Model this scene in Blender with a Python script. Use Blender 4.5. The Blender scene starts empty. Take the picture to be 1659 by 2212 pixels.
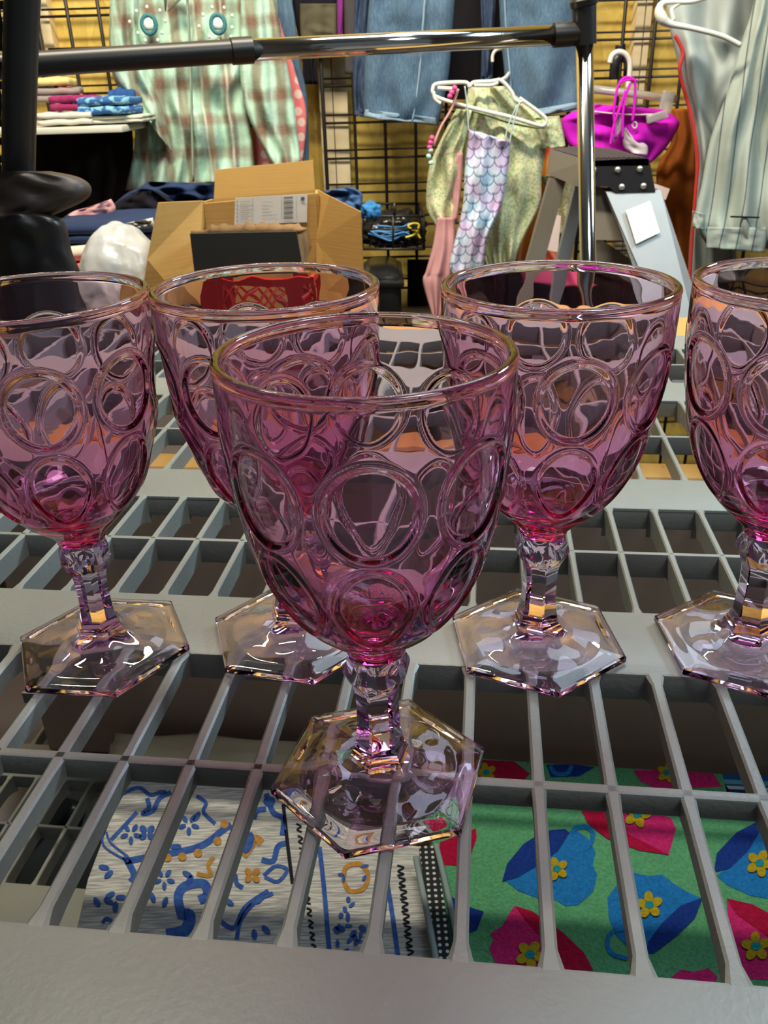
import bpy, bmesh, math, random
from mathutils import Vector, Matrix, noise
R = math.radians
random.seed(7)
scene = bpy.context.scene
col = scene.collection

# ------------------------------------------------------------------ camera
CAM = Vector((0, 0, 0.22963))
RT = Vector((0.99956159, -0.01341204, -0.02639585))
UP = Vector((0.02960783, 0.45279104, 0.89112494))
FW = UP.cross(RT).normalized()
F = 1830.433
cd = bpy.data.cameras.new('camera')
cam = bpy.data.objects.new('camera', cd)
col.objects.link(cam)
m = Matrix((RT, UP, -FW)).transposed().to_4x4()
m.translation = CAM
cam.matrix_world = m
cd.sensor_fit = 'HORIZONTAL'
cd.sensor_width = 36
cd.lens = F / 1659 * 36
cd.clip_start = 0.01
cd.clip_end = 50
cd.dof.use_dof = True
cd.dof.focus_distance = 0.30
cd.dof.aperture_fstop = 64
scene.camera = cam

# ------------------------------------------------------------------ light
scene.view_settings.view_transform = 'Standard'
scene.view_settings.look = 'None'
scene.view_settings.gamma = 1
scene.view_settings.exposure = 0.48
cy = scene.cycles
cy.max_bounces = 24
cy.transmission_bounces = 24
cy.transparent_max_bounces = 16
cy.diffuse_bounces = 3
cy.glossy_bounces = 8
cy.caustics_refractive = True
cy.caustics_reflective = False
cy.blur_glossy = 0.5
cy.sample_clamp_indirect = 6

w = bpy.data.worlds.new('world')
scene.world = w
w.use_nodes = True
w.node_tree.nodes['Background'].inputs[0].default_value = (0.80, 0.90, 1.0, 1)
w.node_tree.nodes['Background'].inputs[1].default_value = 0.075

def area(name, loc, target, sx, sy, power, color):
    l = bpy.data.lights.new(name, 'AREA')
    l.shape = 'RECTANGLE'; l.size = sx; l.size_y = sy
    l.energy = power; l.color = color
    o = bpy.data.objects.new(name, l)
    col.objects.link(o)
    o.location = loc
    o.rotation_euler = (Vector(target) - Vector(loc)).to_track_quat('-Z', 'Y').to_euler()
    return o
area('tube_light', (-0.25, 1.15, 1.55), (-0.1, 2.4, 0.2), 1.3, 0.12, 47, (1.0, 0.91, 0.72))
area('cool_lamp', (1.20, 1.25, 0.88), (0.05, 0.3, 0.0), 0.36, 0.24, 12, (0.58, 0.84, 1.0))
area('panel_lamp', (0.50, 1.50, 1.40), (0.05, 0.3, 0.0), 0.95, 0.55, 5.5, (0.72, 0.86, 1.0))
area('front_fill', (0.55, 0.0, 1.35), (0.1, 0.25, -0.2), 0.4, 0.4, 7, (0.86, 0.95, 1.0))  # unseen fill added overhead to brighten the cloths on the lower deck

# ------------------------------------------------------------------ helpers
def ray(px, py):
    return FW * F + RT * (px - 829.5) - UP * (py - 1106)
def P(px, py, Y):
    d = ray(px, py); return CAM + d * ((Y - CAM.y) / d.y)
def PZ(px, py, z):
    d = ray(px, py); return CAM + d * ((z - CAM.z) / d.z)
def tag(o, label=None, cat=None, group=None, kind=None):
    if label: o['label'] = label
    if cat: o['category'] = cat
    if group: o['group'] = group
    if kind: o['kind'] = kind
    return o
def empty(name, loc=(0, 0, 0), label=None, cat=None, group=None):
    o = bpy.data.objects.new(name, None); o.empty_display_size = 0.02
    col.objects.link(o); o.location = loc
    return tag(o, label, cat, group)
def link(name, bm, mats, parent=None, smooth=True, ang=None, recalc=True):
    if recalc: bmesh.ops.recalc_face_normals(bm, faces=bm.faces)
    for f in bm.faces: f.smooth = smooth
    if ang:
        for e in bm.edges:
            if len(e.link_faces) == 2 and e.calc_face_angle(0) > R(ang): e.smooth = False
    me = bpy.data.meshes.new(name); bm.to_mesh(me); bm.free()
    for mt in (mats if isinstance(mats, (list, tuple)) else [mats]): me.materials.append(mt)
    o = bpy.data.objects.new(name, me); col.objects.link(o)
    if parent is not None:
        o.parent = parent
        o.matrix_parent_inverse = parent.matrix_basis.inverted()
    return o
def box(bm, c, s, rot=None, bev=0.0, mi=0):
    g = bmesh.ops.create_cube(bm, size=1)
    M = Matrix.Translation(c) @ (rot.to_4x4() if rot else Matrix.Identity(4)) @ Matrix.Diagonal((s[0], s[1], s[2], 1))
    bmesh.ops.transform(bm, matrix=M, verts=g['verts'])
    fs = set(f for v in g['verts'] for f in v.link_faces)
    for f in fs: f.material_index = mi
    if bev:
        es = list(set(e for f in fs for e in f.edges))
        r = bmesh.ops.bevel(bm, geom=es, offset=bev, segments=2, affect='EDGES', profile=0.5)
        for f in r['faces']: f.material_index = mi
def box2(bm, a, b, bev=0.0, mi=0):
    a = Vector(a); b = Vector(b)
    box(bm, (a + b) / 2, [abs(x) for x in (b - a)], None, bev, mi)
def tube(bm, pts, r, n=10, mi=0, closed=False, flat=1.0):
    pts = [Vector(p) for p in pts]
    rs = r if isinstance(r, (list, tuple)) else [r] * len(pts)
    rings = []; pu = None
    for i, p in enumerate(pts):
        a = pts[i - 1] if (i > 0 or closed) else p
        b = pts[(i + 1) % len(pts)] if (i < len(pts) - 1 or closed) else p
        t = (b - a).normalized()
        if pu is None:
            pu = Vector((0, 0, 1)) if abs(t.z) < 0.9 else Vector((1, 0, 0))
        s = t.cross(pu)
        if s.length < 1e-6: s = t.cross(Vector((0, 1, 0.1)))
        s.normalize(); u = s.cross(t).normalized(); pu = u
        rings.append([bm.verts.new(p + (s * math.cos(k * 2 * math.pi / n) + u * math.sin(k * 2 * math.pi / n) * flat) * rs[i]) for k in range(n)])
    m_ = len(rings)
    for i in range(m_ if closed else m_ - 1):
        A, B = rings[i], rings[(i + 1) % m_]
        for k in range(n):
            f = bm.faces.new((A[k], A[(k + 1) % n], B[(k + 1) % n], B[k])); f.material_index = mi
    if not closed:
        for q in (rings[0], rings[-1]):
            f = bm.faces.new(q); f.material_index = mi
def smoothpath(pts, n=6):
    pts = [Vector(p) for p in pts]; out = []
    for i in range(len(pts) - 1):
        p0 = pts[max(i - 1, 0)]; p1 = pts[i]; p2 = pts[i + 1]; p3 = pts[min(i + 2, len(pts) - 1)]
        for k in range(n):
            t = k / n
            out.append(0.5 * ((2 * p1) + (p2 - p0) * t + (2 * p0 - 5 * p1 + 4 * p2 - p3) * t * t + (3 * p1 - p0 - 3 * p2 + p3) * t ** 3))
    out.append(pts[-1]); return out

# ------------------------------------------------------------------ materials
class NT:
    def __init__(s, mt):
        mt.use_nodes = True; s.t = mt.node_tree; s.t.nodes.clear()
    def n(s, typ, inp=None, **kw):
        nd = s.t.nodes.new(typ)
        for k, v in kw.items(): setattr(nd, k, v)
        for k, v in (inp or {}).items():
            if isinstance(v, bpy.types.NodeSocket): s.t.links.new(v, nd.inputs[k])
            else: nd.inputs[k].default_value = v
        return nd
    def math(s, op, a, b=None, c=None):
        i = {0: a}
        if b is not None: i[1] = b
        if c is not None: i[2] = c
        return s.n('ShaderNodeMath', i, operation=op).outputs[0]
    def mix(s, fac, a, b, bt='MIX'):
        nd = s.t.nodes.new('ShaderNodeMix'); nd.data_type = 'RGBA'; nd.blend_type = bt
        for i, v in ((0, fac), (6, a), (7, b)):
            if isinstance(v, bpy.types.NodeSocket): s.t.links.new(v, nd.inputs[i])
            else:
                if i > 0 and len(v) == 3: v = (*v, 1)
                nd.inputs[i].default_value = v
        return nd.outputs[2]
    def ramp(s, fac, stops, interp='LINEAR'):
        nd = s.n('ShaderNodeValToRGB', {0: fac}); cr = nd.color_ramp; cr.interpolation = interp
        while len(cr.elements) < len(stops): cr.elements.new(0.5)
        for e, (p, c) in zip(cr.elements, stops):
            e.position = p; e.color = (*c, 1) if len(c) == 3 else c
        return nd.outputs[0]
    def noise(s, scale, detail=4, vec=None, rough=0.5):
        i = {'Scale': scale, 'Detail': detail, 'Roughness': rough}
        if vec is not None: i['Vector'] = vec
        return s.n('ShaderNodeTexNoise', i).outputs[0]
    def obj(s): return s.n('ShaderNodeTexCoord').outputs['Object']
    def uv(s): return s.n('ShaderNodeUVMap').outputs[0]
    def finish(s, color, rough=0.6, metal=0.0, bump=None, bs=0.3, bd=0.002, spec=0.5, sheen=0.0):
        b = s.n('ShaderNodeBsdfPrincipled', {'Roughness': rough, 'Metallic': metal, 'Specular IOR Level': spec})
        if isinstance(color, bpy.types.NodeSocket): s.t.links.new(color, b.inputs['Base Color'])
        else: b.inputs['Base Color'].default_value = (*color, 1)
        if sheen: b.inputs['Sheen Weight'].default_value = sheen
        if bump is not None:
            bn = s.n('ShaderNodeBump', {'Height': bump, 'Strength': bs, 'Distance': bd})
            s.t.links.new(bn.outputs[0], b.inputs['Normal'])
        o = s.n('ShaderNodeOutputMaterial'); s.t.links.new(b.outputs[0], o.inputs[0])
        return b
def newmat(name):
    mt = bpy.data.materials.new(name); return mt, NT(mt)
def plain(name, c, rough=0.6, metal=0.0, var=0.15, scale=30, bs=0.2, bd=0.001, spec=0.5):
    mt, t = newmat(name); v = t.obj(); n_ = t.noise(scale, 5, v)
    cc = t.mix(n_, [x * (1 - var) for x in c], [min(1, x * (1 + var)) for x in c])
    t.finish(cc, rough, metal, n_ if bs else None, bs, bd, spec); return mt
def fabric(name, c, c2=None, scale=12, weave=900, rough=0.9):
    mt, t = newmat(name); v = t.obj()
    n1 = t.noise(scale, 4, v); n2 = t.noise(weave, 2, v)
    c2 = c2 or [x * 0.75 for x in c]
    cc = t.mix(t.ramp(n1, [(0.35, (0, 0, 0)), (0.65, (1, 1, 1))]), c2, c)
    t.finish(cc, rough, 0, n2, 0.25, 0.0006, 0.2); return mt

# plastic shelf
mt, t = newmat('shelf_plastic'); v = t.obj()
n1 = t.noise(9, 5, v); n2 = t.noise(420, 3, v); n3 = t.noise(60, 6, v, 0.7)
cc = t.mix(t.ramp(n1, [(0.3, (0, 0, 0)), (0.72, (1, 1, 1))]), (0.205, 0.210, 0.190), (0.275, 0.284, 0.260))
cc = t.mix(t.ramp(n3, [(0.66, (0, 0, 0)), (0.80, (0.35, 0.35, 0.35))]), cc, (0.20, 0.17, 0.13))
t.finish(cc, 0.42, 0, n2, 0.35, 0.0006, 0.45); M_SHELF = mt

def glass_mat(name, density, color):
    mt, t = newmat(name)
    g = t.n('ShaderNodeBsdfGlass', {'Color': (1, 1, 1, 1), 'Roughness': 0.0, 'IOR': 1.5})
    a = t.n('ShaderNodeVolumeAbsorption', {'Color': (*color, 1), 'Density': density})
    o = t.n('ShaderNodeOutputMaterial')
    t.t.links.new(g.outputs[0], o.inputs[0]); t.t.links.new(a.outputs[0], o.inputs[1])
    return mt
M_BOWL = glass_mat('pink_glass', 120, (0.85, 0.06, 0.55))
M_STEM = glass_mat('pale_pink_glass', 28, (0.72, 0.20, 0.74))

# ------------------------------------------------------------------ room
room = None
mt, t = newmat('osb_board'); v = t.obj()
vo = t.n('ShaderNodeTexVoronoi', {'Vector': t.n('ShaderNodeMapping', {'Vector': v, 'Scale': (26, 26, 14)}).outputs[0], 'Scale': 1.6, 'Randomness': 1.0})
n2 = t.noise(55, 6, v, 0.7)
cc = t.mix(vo.outputs['Color'], (0.54, 0.35, 0.07), (0.92, 0.68, 0.18))
cc = t.mix(t.ramp(n2, [(0.35, (0, 0, 0)), (0.7, (1, 1, 1))]), cc, (0.72, 0.50, 0.12))
t.finish(cc, 0.8, 0, n2, 0.5, 0.003, 0.2); M_OSB = mt
M_STUD = plain('pine_stud', (0.80, 0.66, 0.42), 0.7, 0, 0.2, 18)
M_FLOOR = plain('concrete_floor', (0.10, 0.085, 0.07), 0.8, 0, 0.3, 4)
M_CEIL = plain('ceiling_paint', (0.26, 0.30, 0.36), 0.9, 0, 0.1, 3)
ZF = -0.95
def slab(name, a, b, mat):
    bm = bmesh.new(); box2(bm, a, b); o = link(name, bm, mat, None, False); o['kind'] = 'structure'; return o
slab('floor', (-2.6, -1.6, ZF - 0.05), (2.6, 2.7, ZF), M_FLOOR)
slab('ceiling', (-2.6, -1.6, 1.75), (2.6, 2.7, 1.8), M_CEIL)
slab('wall_back', (-2.6, 2.56, ZF), (2.6, 2.7, 1.75), M_OSB)
M_SIDE = plain('dark_panelling', (0.16, 0.13, 0.11), 0.8, 0, 0.2, 5)
slab('wall_left', (-2.65, -1.6, ZF), (-2.6, 2.7, 1.75), M_SIDE)
slab('wall_right', (2.6, -1.6, ZF), (2.65, 2.7, 1.75), M_SIDE)
for k, (x0, x1, py) in enumerate(((692, 720, 260), (722, 752, 260), (88, 108, 60), (1368, 1385, 120), (1388, 1400, 120))):
    a = P(x0, py, 2.51).x; b = P(x1, py, 2.51).x
    slab('trim_%d' % (k + 1), (a, 2.515, ZF), (b, 2.56, 1.75), M_STUD)

# ------------------------------------------------------------------ plastic shelving unit
YA = R(-7.155)
A = Vector((math.cos(YA), math.sin(YA), 0)); B = Vector((-math.sin(YA), math.cos(YA), 0))
SROT = Matrix.Rotation(YA, 3, 'Z')
def SB(bm, a0, a1, b0, b1, z0, z1, bev=0.0012):
    c = A * ((a0 + a1) / 2) + B * ((b0 + b1) / 2); c.z = (z0 + z1) / 2
    box(bm, c, (a1 - a0, b1 - b0, z1 - z0), SROT, bev)
SP = 0.026215; X0 = -0.00179
def shelf_deck(zt, db=0.0):
    """solid rails across with rib fields between them, ribs fillet into the rails"""
    bm = bmesh.new()
    aL, aR = -0.47, 0.47
    rails = [(0.055, 0.163), (0.302, 0.351), (0.462, 0.505), (0.654, 0.700), (0.799, 0.846)]
    rails = [(p + db, q + db) for p, q in rails]
    for (b0, b1) in rails: SB(bm, aL, aR, b0, b1, zt - 0.004, zt, 0.0015)
    for (b0, b1) in rails:                                    # skirts of the rails
        for bb in ((b0, b0 + 0.003), (b1 - 0.003, b1)):
            SB(bm, aL, aR, bb[0], bb[1], zt - 0.014, zt - 0.001, 0.0008)
    fields = [(0.163, 0.302, (0.2346,), 0.0046, 0.010), (0.351, 0.462, (0.4088,), 0.0033, 0.015),
              (0.505, 0.654, (0.5785,), 0.0033, 0.014), (0.700, 0.799, (0.750,), 0.0033, 0.014)]
    for (b0, b1, cross, th, dp) in fields:
        b0 += db; b1 += db; cross = [q + db for q in cross]
        for cb in cross: SB(bm, aL, aR, cb - th / 2, cb + th / 2, zt - dp, zt - 0.0001, 0.0010)
        for k in range(-17, 19):
            a = X0 + SP * k
            # rib with flared ends and an arched lower edge
            N = 18; prev = None; Lf = b1 - b0
            for i in range(N + 1):
                s = i / N; b = b0 - 0.002 + (Lf + 0.004) * s
                e = min(min(s, 1 - s) * Lf / 0.006, 1)
                wd = th * (1 + 0.9 * (1 - e) ** 2)
                for cb in cross:
                    wd += th * 0.55 * max(0, 1 - abs(b - cb) / 0.005) ** 2
                d_ = dp * (0.9 + 0.45 * (1 - min(min(s, 1 - s) * Lf / 0.02, 1)) ** 2)
                ring = []
                for (da, dz) in ((-wd / 2 * 0.6, 0), (wd / 2 * 0.6, 0), (wd / 2, -0.0008), (wd / 2 * 0.8, -d_), (-wd / 2 * 0.8, -d_), (-wd / 2, -0.0008)):
                    p = A * (a + da) + B * b; p.z = zt + dz - 0.0001
                    ring.append(bm.verts.new(p))
                if prev:
                    for q in range(6): bm.faces.new((prev[q], prev[(q + 1) % 6], ring[(q + 1) % 6], ring[q]))
                else: bm.faces.new(ring)
                prev = ring
            bm.faces.new(prev)
    return bm
unit = empty('plastic_shelving', (0, 0.4, ZF), 'beige plastic shelving unit with slotted decks holding the pink goblets', 'shelf')
link('upper_deck', shelf_deck(0.0), M_SHELF, unit, True, 30)
link('lower_deck', shelf_deck(-0.33, 0.0787), M_SHELF, unit, True, 30)
for (a, b) in ((-0.44, 0.09), (0.44, 0.09), (-0.44, 0.81), (0.44, 0.81)):
    bm = bmesh.new()
    p = A * a + B * b
    for z0, z1 in ((ZF, -0.343), (-0.33, -0.013)):
        tube(bm, [(p.x, p.y, z0), (p.x, p.y, z1)], 0.024, 20)
    link('post', bm, M_SHELF, unit)

# ------------------------------------------------------------------ goblets
def interp(tab, z):
    if z >= tab[0][0]: return tab[0][1]
    for (z0, r0), (z1, r1) in zip(tab, tab[1:]):
        if z >= z1: 
            t_ = (z0 - z) / (z0 - z1); return r0 + (r1 - r0) * t_
    return tab[-1][1]
def crtab(tab, n=8):
    pts = smoothpath([Vector((z, r, 0)) for z, r in tab], n)
    return [(p.x, p.y) for p in pts]
OUT = crtab([(0.1620, 0.0435), (0.150, 0.0434), (0.138, 0.0430), (0.123, 0.0416), (0.110, 0.0395), (0.102, 0.0377), (0.0935, 0.0352), (0.0867, 0.0324), (0.080, 0.0288), (0.0738, 0.0243), (0.069, 0.0196), (0.0641, 0.0143), (0.0605, 0.0112), (0.0578, 0.0101)])
WALL = 0.0031
def prints(th, z, r):
    h = 0.0
    # row of large round prints
    d = (th / (math.pi / 4)); dt = (d - round(d)) * (math.pi / 4)
    x = dt * 0.0412; y = z - 0.1290
    q = math.hypot(x / 0.0129, y / 0.0147)
    h += pr(q)
    # lower row of long prints
    d = (th / (math.pi / 4)); dt = (d - round(d)) * (math.pi / 4)
    x = dt * r; y = z - 0.0945
    wd = 0.0112 if y > 0 else 0.0112 * (1 + y / 0.05)
    q = math.hypot(x / wd, y / 0.0165)
    h += pr(q)
    if z < 0.080:
        h += -0.0006 * min(1, (0.080 - z) / 0.008) * (0.5 - 0.5 * math.cos(8 * th)) * min(1, max(0, (z - 0.0575) / 0.004))
    return h
def pr(q, wdt=0.10):
    if q > 1.35: return 0.0
    ridge = 0.00034 * math.exp(-((q - 1.03) / (wdt * 0.6)) ** 2)
    if q < 1:
        s = min(1, (1 - q) / 0.10); s = s * s * (3 - 2 * s)
        return ridge - 0.0009 * s + 0.0003 * s * (1 - q * q)
    return ridge
def bowl_mesh():
    bm = bmesh.new(); NA = 384; rows = []
    zs = [0.1600 - (0.1600 - 0.0578) * i / 210 for i in range(211)]
    def ring(z, rf): return [bm.verts.new((rf(k) * math.cos(2 * math.pi * k / NA), rf(k) * math.sin(2 * math.pi * k / NA), z)) for k in range(NA)]
    # rim bead, rounded
    rc = 0.0435 - 0.0014
    for i in range(9):
        a = math.pi * (1 - i / 8.0)
        rr = rc + math.cos(a) * 0.00160; zz = 0.1603 + math.sin(a) * 0.0017
        rows.append(ring(zz, lambda k, rr=rr: rr))
    for z in zs[1:]:
        r0 = interp(OUT, z)
        rows.append(ring(z, lambda k, z=z, r0=r0: r0 + prints(2 * math.pi * k / NA, z, r0) + 0.00006 * noise.noise(Vector((math.cos(2 * math.pi * k / NA) * r0, math.sin(2 * math.pi * k / NA) * r0, z)) * 130)))
    outer_last = rows[-1]
    # bottom cap
    c = bm.verts.new((0, 0, 0.0578))
    for k in range(NA): bm.faces.new((outer_last[k], outer_last[(k + 1) % NA], c))
    for a_, b_ in zip(rows, rows[1:]):
        for k in range(NA): bm.faces.new((a_[k], a_[(k + 1) % NA], b_[(k + 1) % NA], b_[k]))
    # inner wall
    inner = []
    first = rows[0]; prev = first; M_ = 60
    for i in range(1, M_ + 1):
        z = 0.1603 - (0.1603 - 0.0715) * (i / M_)
        r_in = max(0.0004, interp(OUT, z - 0.0012) - 0.0019 - 0.0050 * ((0.1603 - z) / 0.0888) ** 1.5)
        z0 = 0.0700
        if z < 0.090:
            t_ = (z - 0.0715) / (0.090 - 0.0715)
            r_in = min(r_in, 0.0295 * math.sqrt(max(0, 1 - (1 - t_) ** 2)) + 0.0003)
        cur = ring(z, lambda k, rr=r_in: rr)
        for k in range(NA): bm.faces.new((prev[(k + 1) % NA], prev[k], cur[k], cur[(k + 1) % NA]))
        prev = cur
    bm.faces.new(prev)
    return bm
def hexf(a, p=1.0):
    d = (a % (math.pi / 3)) - math.pi / 6
    return (math.cos(math.pi / 6) / math.cos(d)) * p + (1 - p) * 0.95
def stem_mesh():
    bm = bmesh.new(); NA = 48; rows = []
    prof = [(0.05778, 0.0100, 0.4), (0.0560, 0.0099, 0.7), (0.0535, 0.0104, 1), (0.0505, 0.0118, 1), (0.0488, 0.0121, 1), (0.0470, 0.0112, 1), (0.0440, 0.0092, 1), (0.0415, 0.0082, 1),
            (0.0380, 0.0078, 1), (0.0330, 0.0076, 1), (0.0280, 0.0077, 1), (0.0235, 0.0079, 1), (0.0200, 0.0083, 1), (0.0185, 0.0086, 1)]
    for z, r, p in prof:
        ring = []
        for k in range(NA):
            a = 2 * math.pi * k / NA
            zz = z
            if 0.045 < z < 0.055:
                zz = z + 0.0012 * math.cos(6 * a)
            ring.append(bm.verts.new((r * hexf(a, p) * math.cos(a), r * hexf(a, p) * math.sin(a), zz)))
        rows.append(ring)
    for a_, b_ in zip(rows, rows[1:]):
        for k in range(NA): bm.faces.new((a_[k], a_[(k + 1) % NA], b_[(k + 1) % NA], b_[k]))
    bm.faces.new(rows[0]); bm.faces.new(rows[-1])
    return bm
def foot_mesh():
    bm = bmesh.new(); NA = 120; RF = 0.0405; rows = []
    prof = [(0.01845, 0.0086, 1), (0.0165, 0.0090, 1), (0.0150, 0.0094, 1), (0.0146, 0.0099, 1), (0.0130, 0.0102, 1), (0.0126, 0.0108, 1), (0.0110, 0.0114, 1), (0.0103, 0.0130, .8), (0.0092, 0.016, .45), (0.0084, 0.020, .1), (0.0078, 0.0245, 0), (0.0070, 0.0280, 0), (0.0058, 0.0305, 0),
            (0.0055, 0.0315, 0.15), (0.0050, 0.0345, .75), (0.0046, 0.0380, 1), (0.0042, 0.0398, 1), (0.0036, 0.0405, 1), (0.0012, 0.0405, 1), (0.0003, 0.0398, 1), (0.0000, 0.0385, 1), (0.0003, 0.0365, 1), (0.0012, 0.0340, .6), (0.0020, 0.029, 0), (0.0030, 0.020, 0), (0.0036, 0.010, 0), (0.0038, 0.002, 0)]
    for z, r, p in prof:
        ring = []
        for k in range(NA):
            a = 2 * math.pi * k / NA
            d = (a % (math.pi / 3)) - math.pi / 6
            f = (math.cos(math.pi / 6) / math.cos(d)) * p + (1 - p) * 0.93
            # dished petals between the six spokes
            zz = z
            if 0.011 < r < 0.036 and z > 0.004: zz = z - 0.0011 * (math.cos(d * 6) * 0.5 + 0.5) * math.sin(math.pi * (r - 0.011) / 0.025)
            ring.append(bm.verts.new((r * f * math.cos(a), r * f * math.sin(a), zz)))
        rows.append(ring)
    for a_, b_ in zip(rows, rows[1:]):
        for k in range(NA): bm.faces.new((a_[k], a_[(k + 1) % NA], b_[(k + 1) % NA], b_[k]))
    bm.faces.new(rows[0]); bm.faces.new(rows[-1])
    return bm
GOB = [(-0.0042, 0.2361, 12.4, 1, 'pink pressed glass goblet standing alone in front of the other four'),
       (0.0671, 0.3162, 33.8, 0, 'pink pressed glass goblet in front of the chrome pole, right of the foremost goblet'),
       (-0.0428, 0.3280, 45.5, 20, 'pink pressed glass goblet half hidden behind the foremost one, before the cardboard box'),
       (-0.1306, 0.3220, 52.9, 16, 'pink pressed glass goblet farthest left, in front of the white plastic bag and chair arm'),
       (0.1600, 0.3090, 30.0, 12, 'pink pressed glass goblet farthest right, cut off by the right edge')]
proto = None
for i, (x, y, ph, bp, lab) in enumerate(GOB):
    g = empty('goblet', (x, y, 0.0002), lab, 'goblet', 'pink glass goblets on the shelf')
    if i == 0:
        bo = link('bowl', bowl_mesh(), M_BOWL); st = link('stem', stem_mesh(), M_STEM, None, True, 18); fo = link('foot', foot_mesh(), M_STEM, None, True, 24)
        parts = [bo, st, fo]
    else:
        parts = [o.copy() for o in parts]
        for o in parts: col.objects.link(o)
    for o, rz in zip(parts, (bp, ph, ph)):
        o.parent = g; o.rotation_euler = (0, 0, R(rz))

# ------------------------------------------------------------------ cloth helper
def drape(rows, Y, T=0.02, nu=28, nv=36, folds=3, amp=0.006, seed=0, mi=0, bm=None, wob=0.004, lay=None, tilt=0.0, uvs=1.0):
    """a hanging cloth: rows of (left, right) outline points; front bulges, back follows, real thickness"""
    own = bm is None
    if own: bm = bmesh.new()
    uvl = bm.loops.layers.uv.verify()
    L = [Vector((*a, 0)) for a, b in rows]; Rr = [Vector((*b, 0)) for a, b in rows]
    k = max(2, nv // (len(rows) - 1))
    L = smoothpath(L, k); Rr = smoothpath(Rr, k)
    nv = len(L) - 1
    fr = []; bk = []; uv = {}
    org = P(L[0].x, L[0].y, Y)
    for j in range(nv + 1):
        v = j / nv; a = []; b = []
        for i in range(nu + 1):
            u = i / nu
            q = L[j].lerp(Rr[j], u)
            e = math.sqrt(max(0, 1 - (2 * u - 1) ** 2))
            ed = min(1, 6 * min(u, 1 - u))
            s = seed * 3.7
            fo = amp * math.sin(2 * math.pi * folds * u + s + 1.3 * math.sin(2.2 * v + s)) * ed * (0.5 + 0.5 * v)
            fo += wob * noise.noise(Vector((u * 4 + s, v * 5, s))) * 1.6 * ed
            p = P(q.x, q.y, Y + tilt * v)
            pf = P(q.x, q.y, Y + tilt * v - T * 0.5 * e - fo - 0.0015)
            pb = P(q.x, q.y, Y + tilt * v + T * 0.5 * e + 0.0015)
            a.append(bm.verts.new(pf)); b.append(bm.verts.new(pb))
            uv[a[-1]] = uv[b[-1]] = ((p.x - org.x) * uvs, (p.z - org.z) * uvs)
        fr.append(a); bk.append(b)
    fs = []
    for j in range(nv):
        for i in range(nu):
            fs.append(bm.faces.new((fr[j][i], fr[j][i + 1], fr[j + 1][i + 1], fr[j + 1][i])))
            fs.append(bm.faces.new((bk[j][i + 1], bk[j][i], bk[j + 1][i], bk[j + 1][i + 1])))
        fs.append(bm.faces.new((fr[j][0], fr[j + 1][0], bk[j + 1][0], bk[j][0])))
        fs.append(bm.faces.new((fr[j + 1][nu], fr[j][nu], bk[j][nu], bk[j + 1][nu])))
    for i in range(nu):
        fs.append(bm.faces.new((fr[0][i + 1], fr[0][i], bk[0][i], bk[0][i + 1])))
        fs.append(bm.faces.new((fr[nv][i], fr[nv][i + 1], bk[nv][i + 1], bk[nv][i])))
    for f in fs:
        f.material_index = mi
        for l in f.loops: l[uvl].uv = uv[l.vert]
    return bm
def band(bm, pts, Y, wd, th=0.002, mi=0):
    """flat strap along pixel-traced points at depth Y, real width and thickness"""
    pp = smoothpath([P(x, y, Y) for x, y in pts], 5)
    tube(bm, pp, wd / 2, 8, mi, flat=1.0 if th >= wd else max(0.25, th / wd))
def lump(bm, c, s, seed, amp=0.25, mi=0, sub=3, freq=2.2):
    g = bmesh.ops.create_icosphere(bm, subdivisions=sub, radius=1)
    for v_ in g['verts']:
        n_ = v_.co.normalized()
        k = 1 + amp * noise.noise(n_ * freq + Vector((seed, seed * 2.1, 0))) + amp * 0.4 * noise.noise(n_ * freq * 3 + Vector((seed, 0, 5)))
        q = n_ * k
        q.z = max(q.z, -0.75)
        v_.co = Vector(c) + Vector((q.x * s[0], q.y * s[1], q.z * s[2]))
    for f in set(f for v_ in g['verts'] for f in v_.link_faces): f.material_index = mi
def folded(bm, c, s, seed, mi=0, rz=0.0, layers=3):
    """a folded garment: several soft rounded layers of cloth"""
    for k in range(layers):
        g = bmesh.ops.create_grid(bm, x_segments=14, y_segments=10, size=1)
        vs = g['verts']
        hz = s[2] / layers
        res = bmesh.ops.extrude_face_region(bm, geom=list(set(f for v_ in vs for f in v_.link_faces)))
        top = [e for e in res['geom'] if isinstance(e, bmesh.types.BMVert)]
        for v_ in top: v_.co.z += 1
        for v_ in vs + top:
            x, y, z = v_.co
            e = 1 - 0.35 * (abs(x) ** 6 + abs(y) ** 6) / 2
            zz = (z - 0.5) * e + 0.5
            nn = noise.noise(Vector((x * 2 + seed, y * 2, k * 3.1 + seed)))
            p = Vector((x * s[0] * (1 + 0.05 * nn), y * s[1] * (1 + 0.06 * nn), (k + zz) * hz + nn * hz * 0.22))
            p.rotate(Matrix.Rotation(rz, 3, 'Z'))
            v_.co = Vector(c) + p
        for f in set(f for v_ in vs + top for f in v_.link_faces): f.material_index = mi

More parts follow.
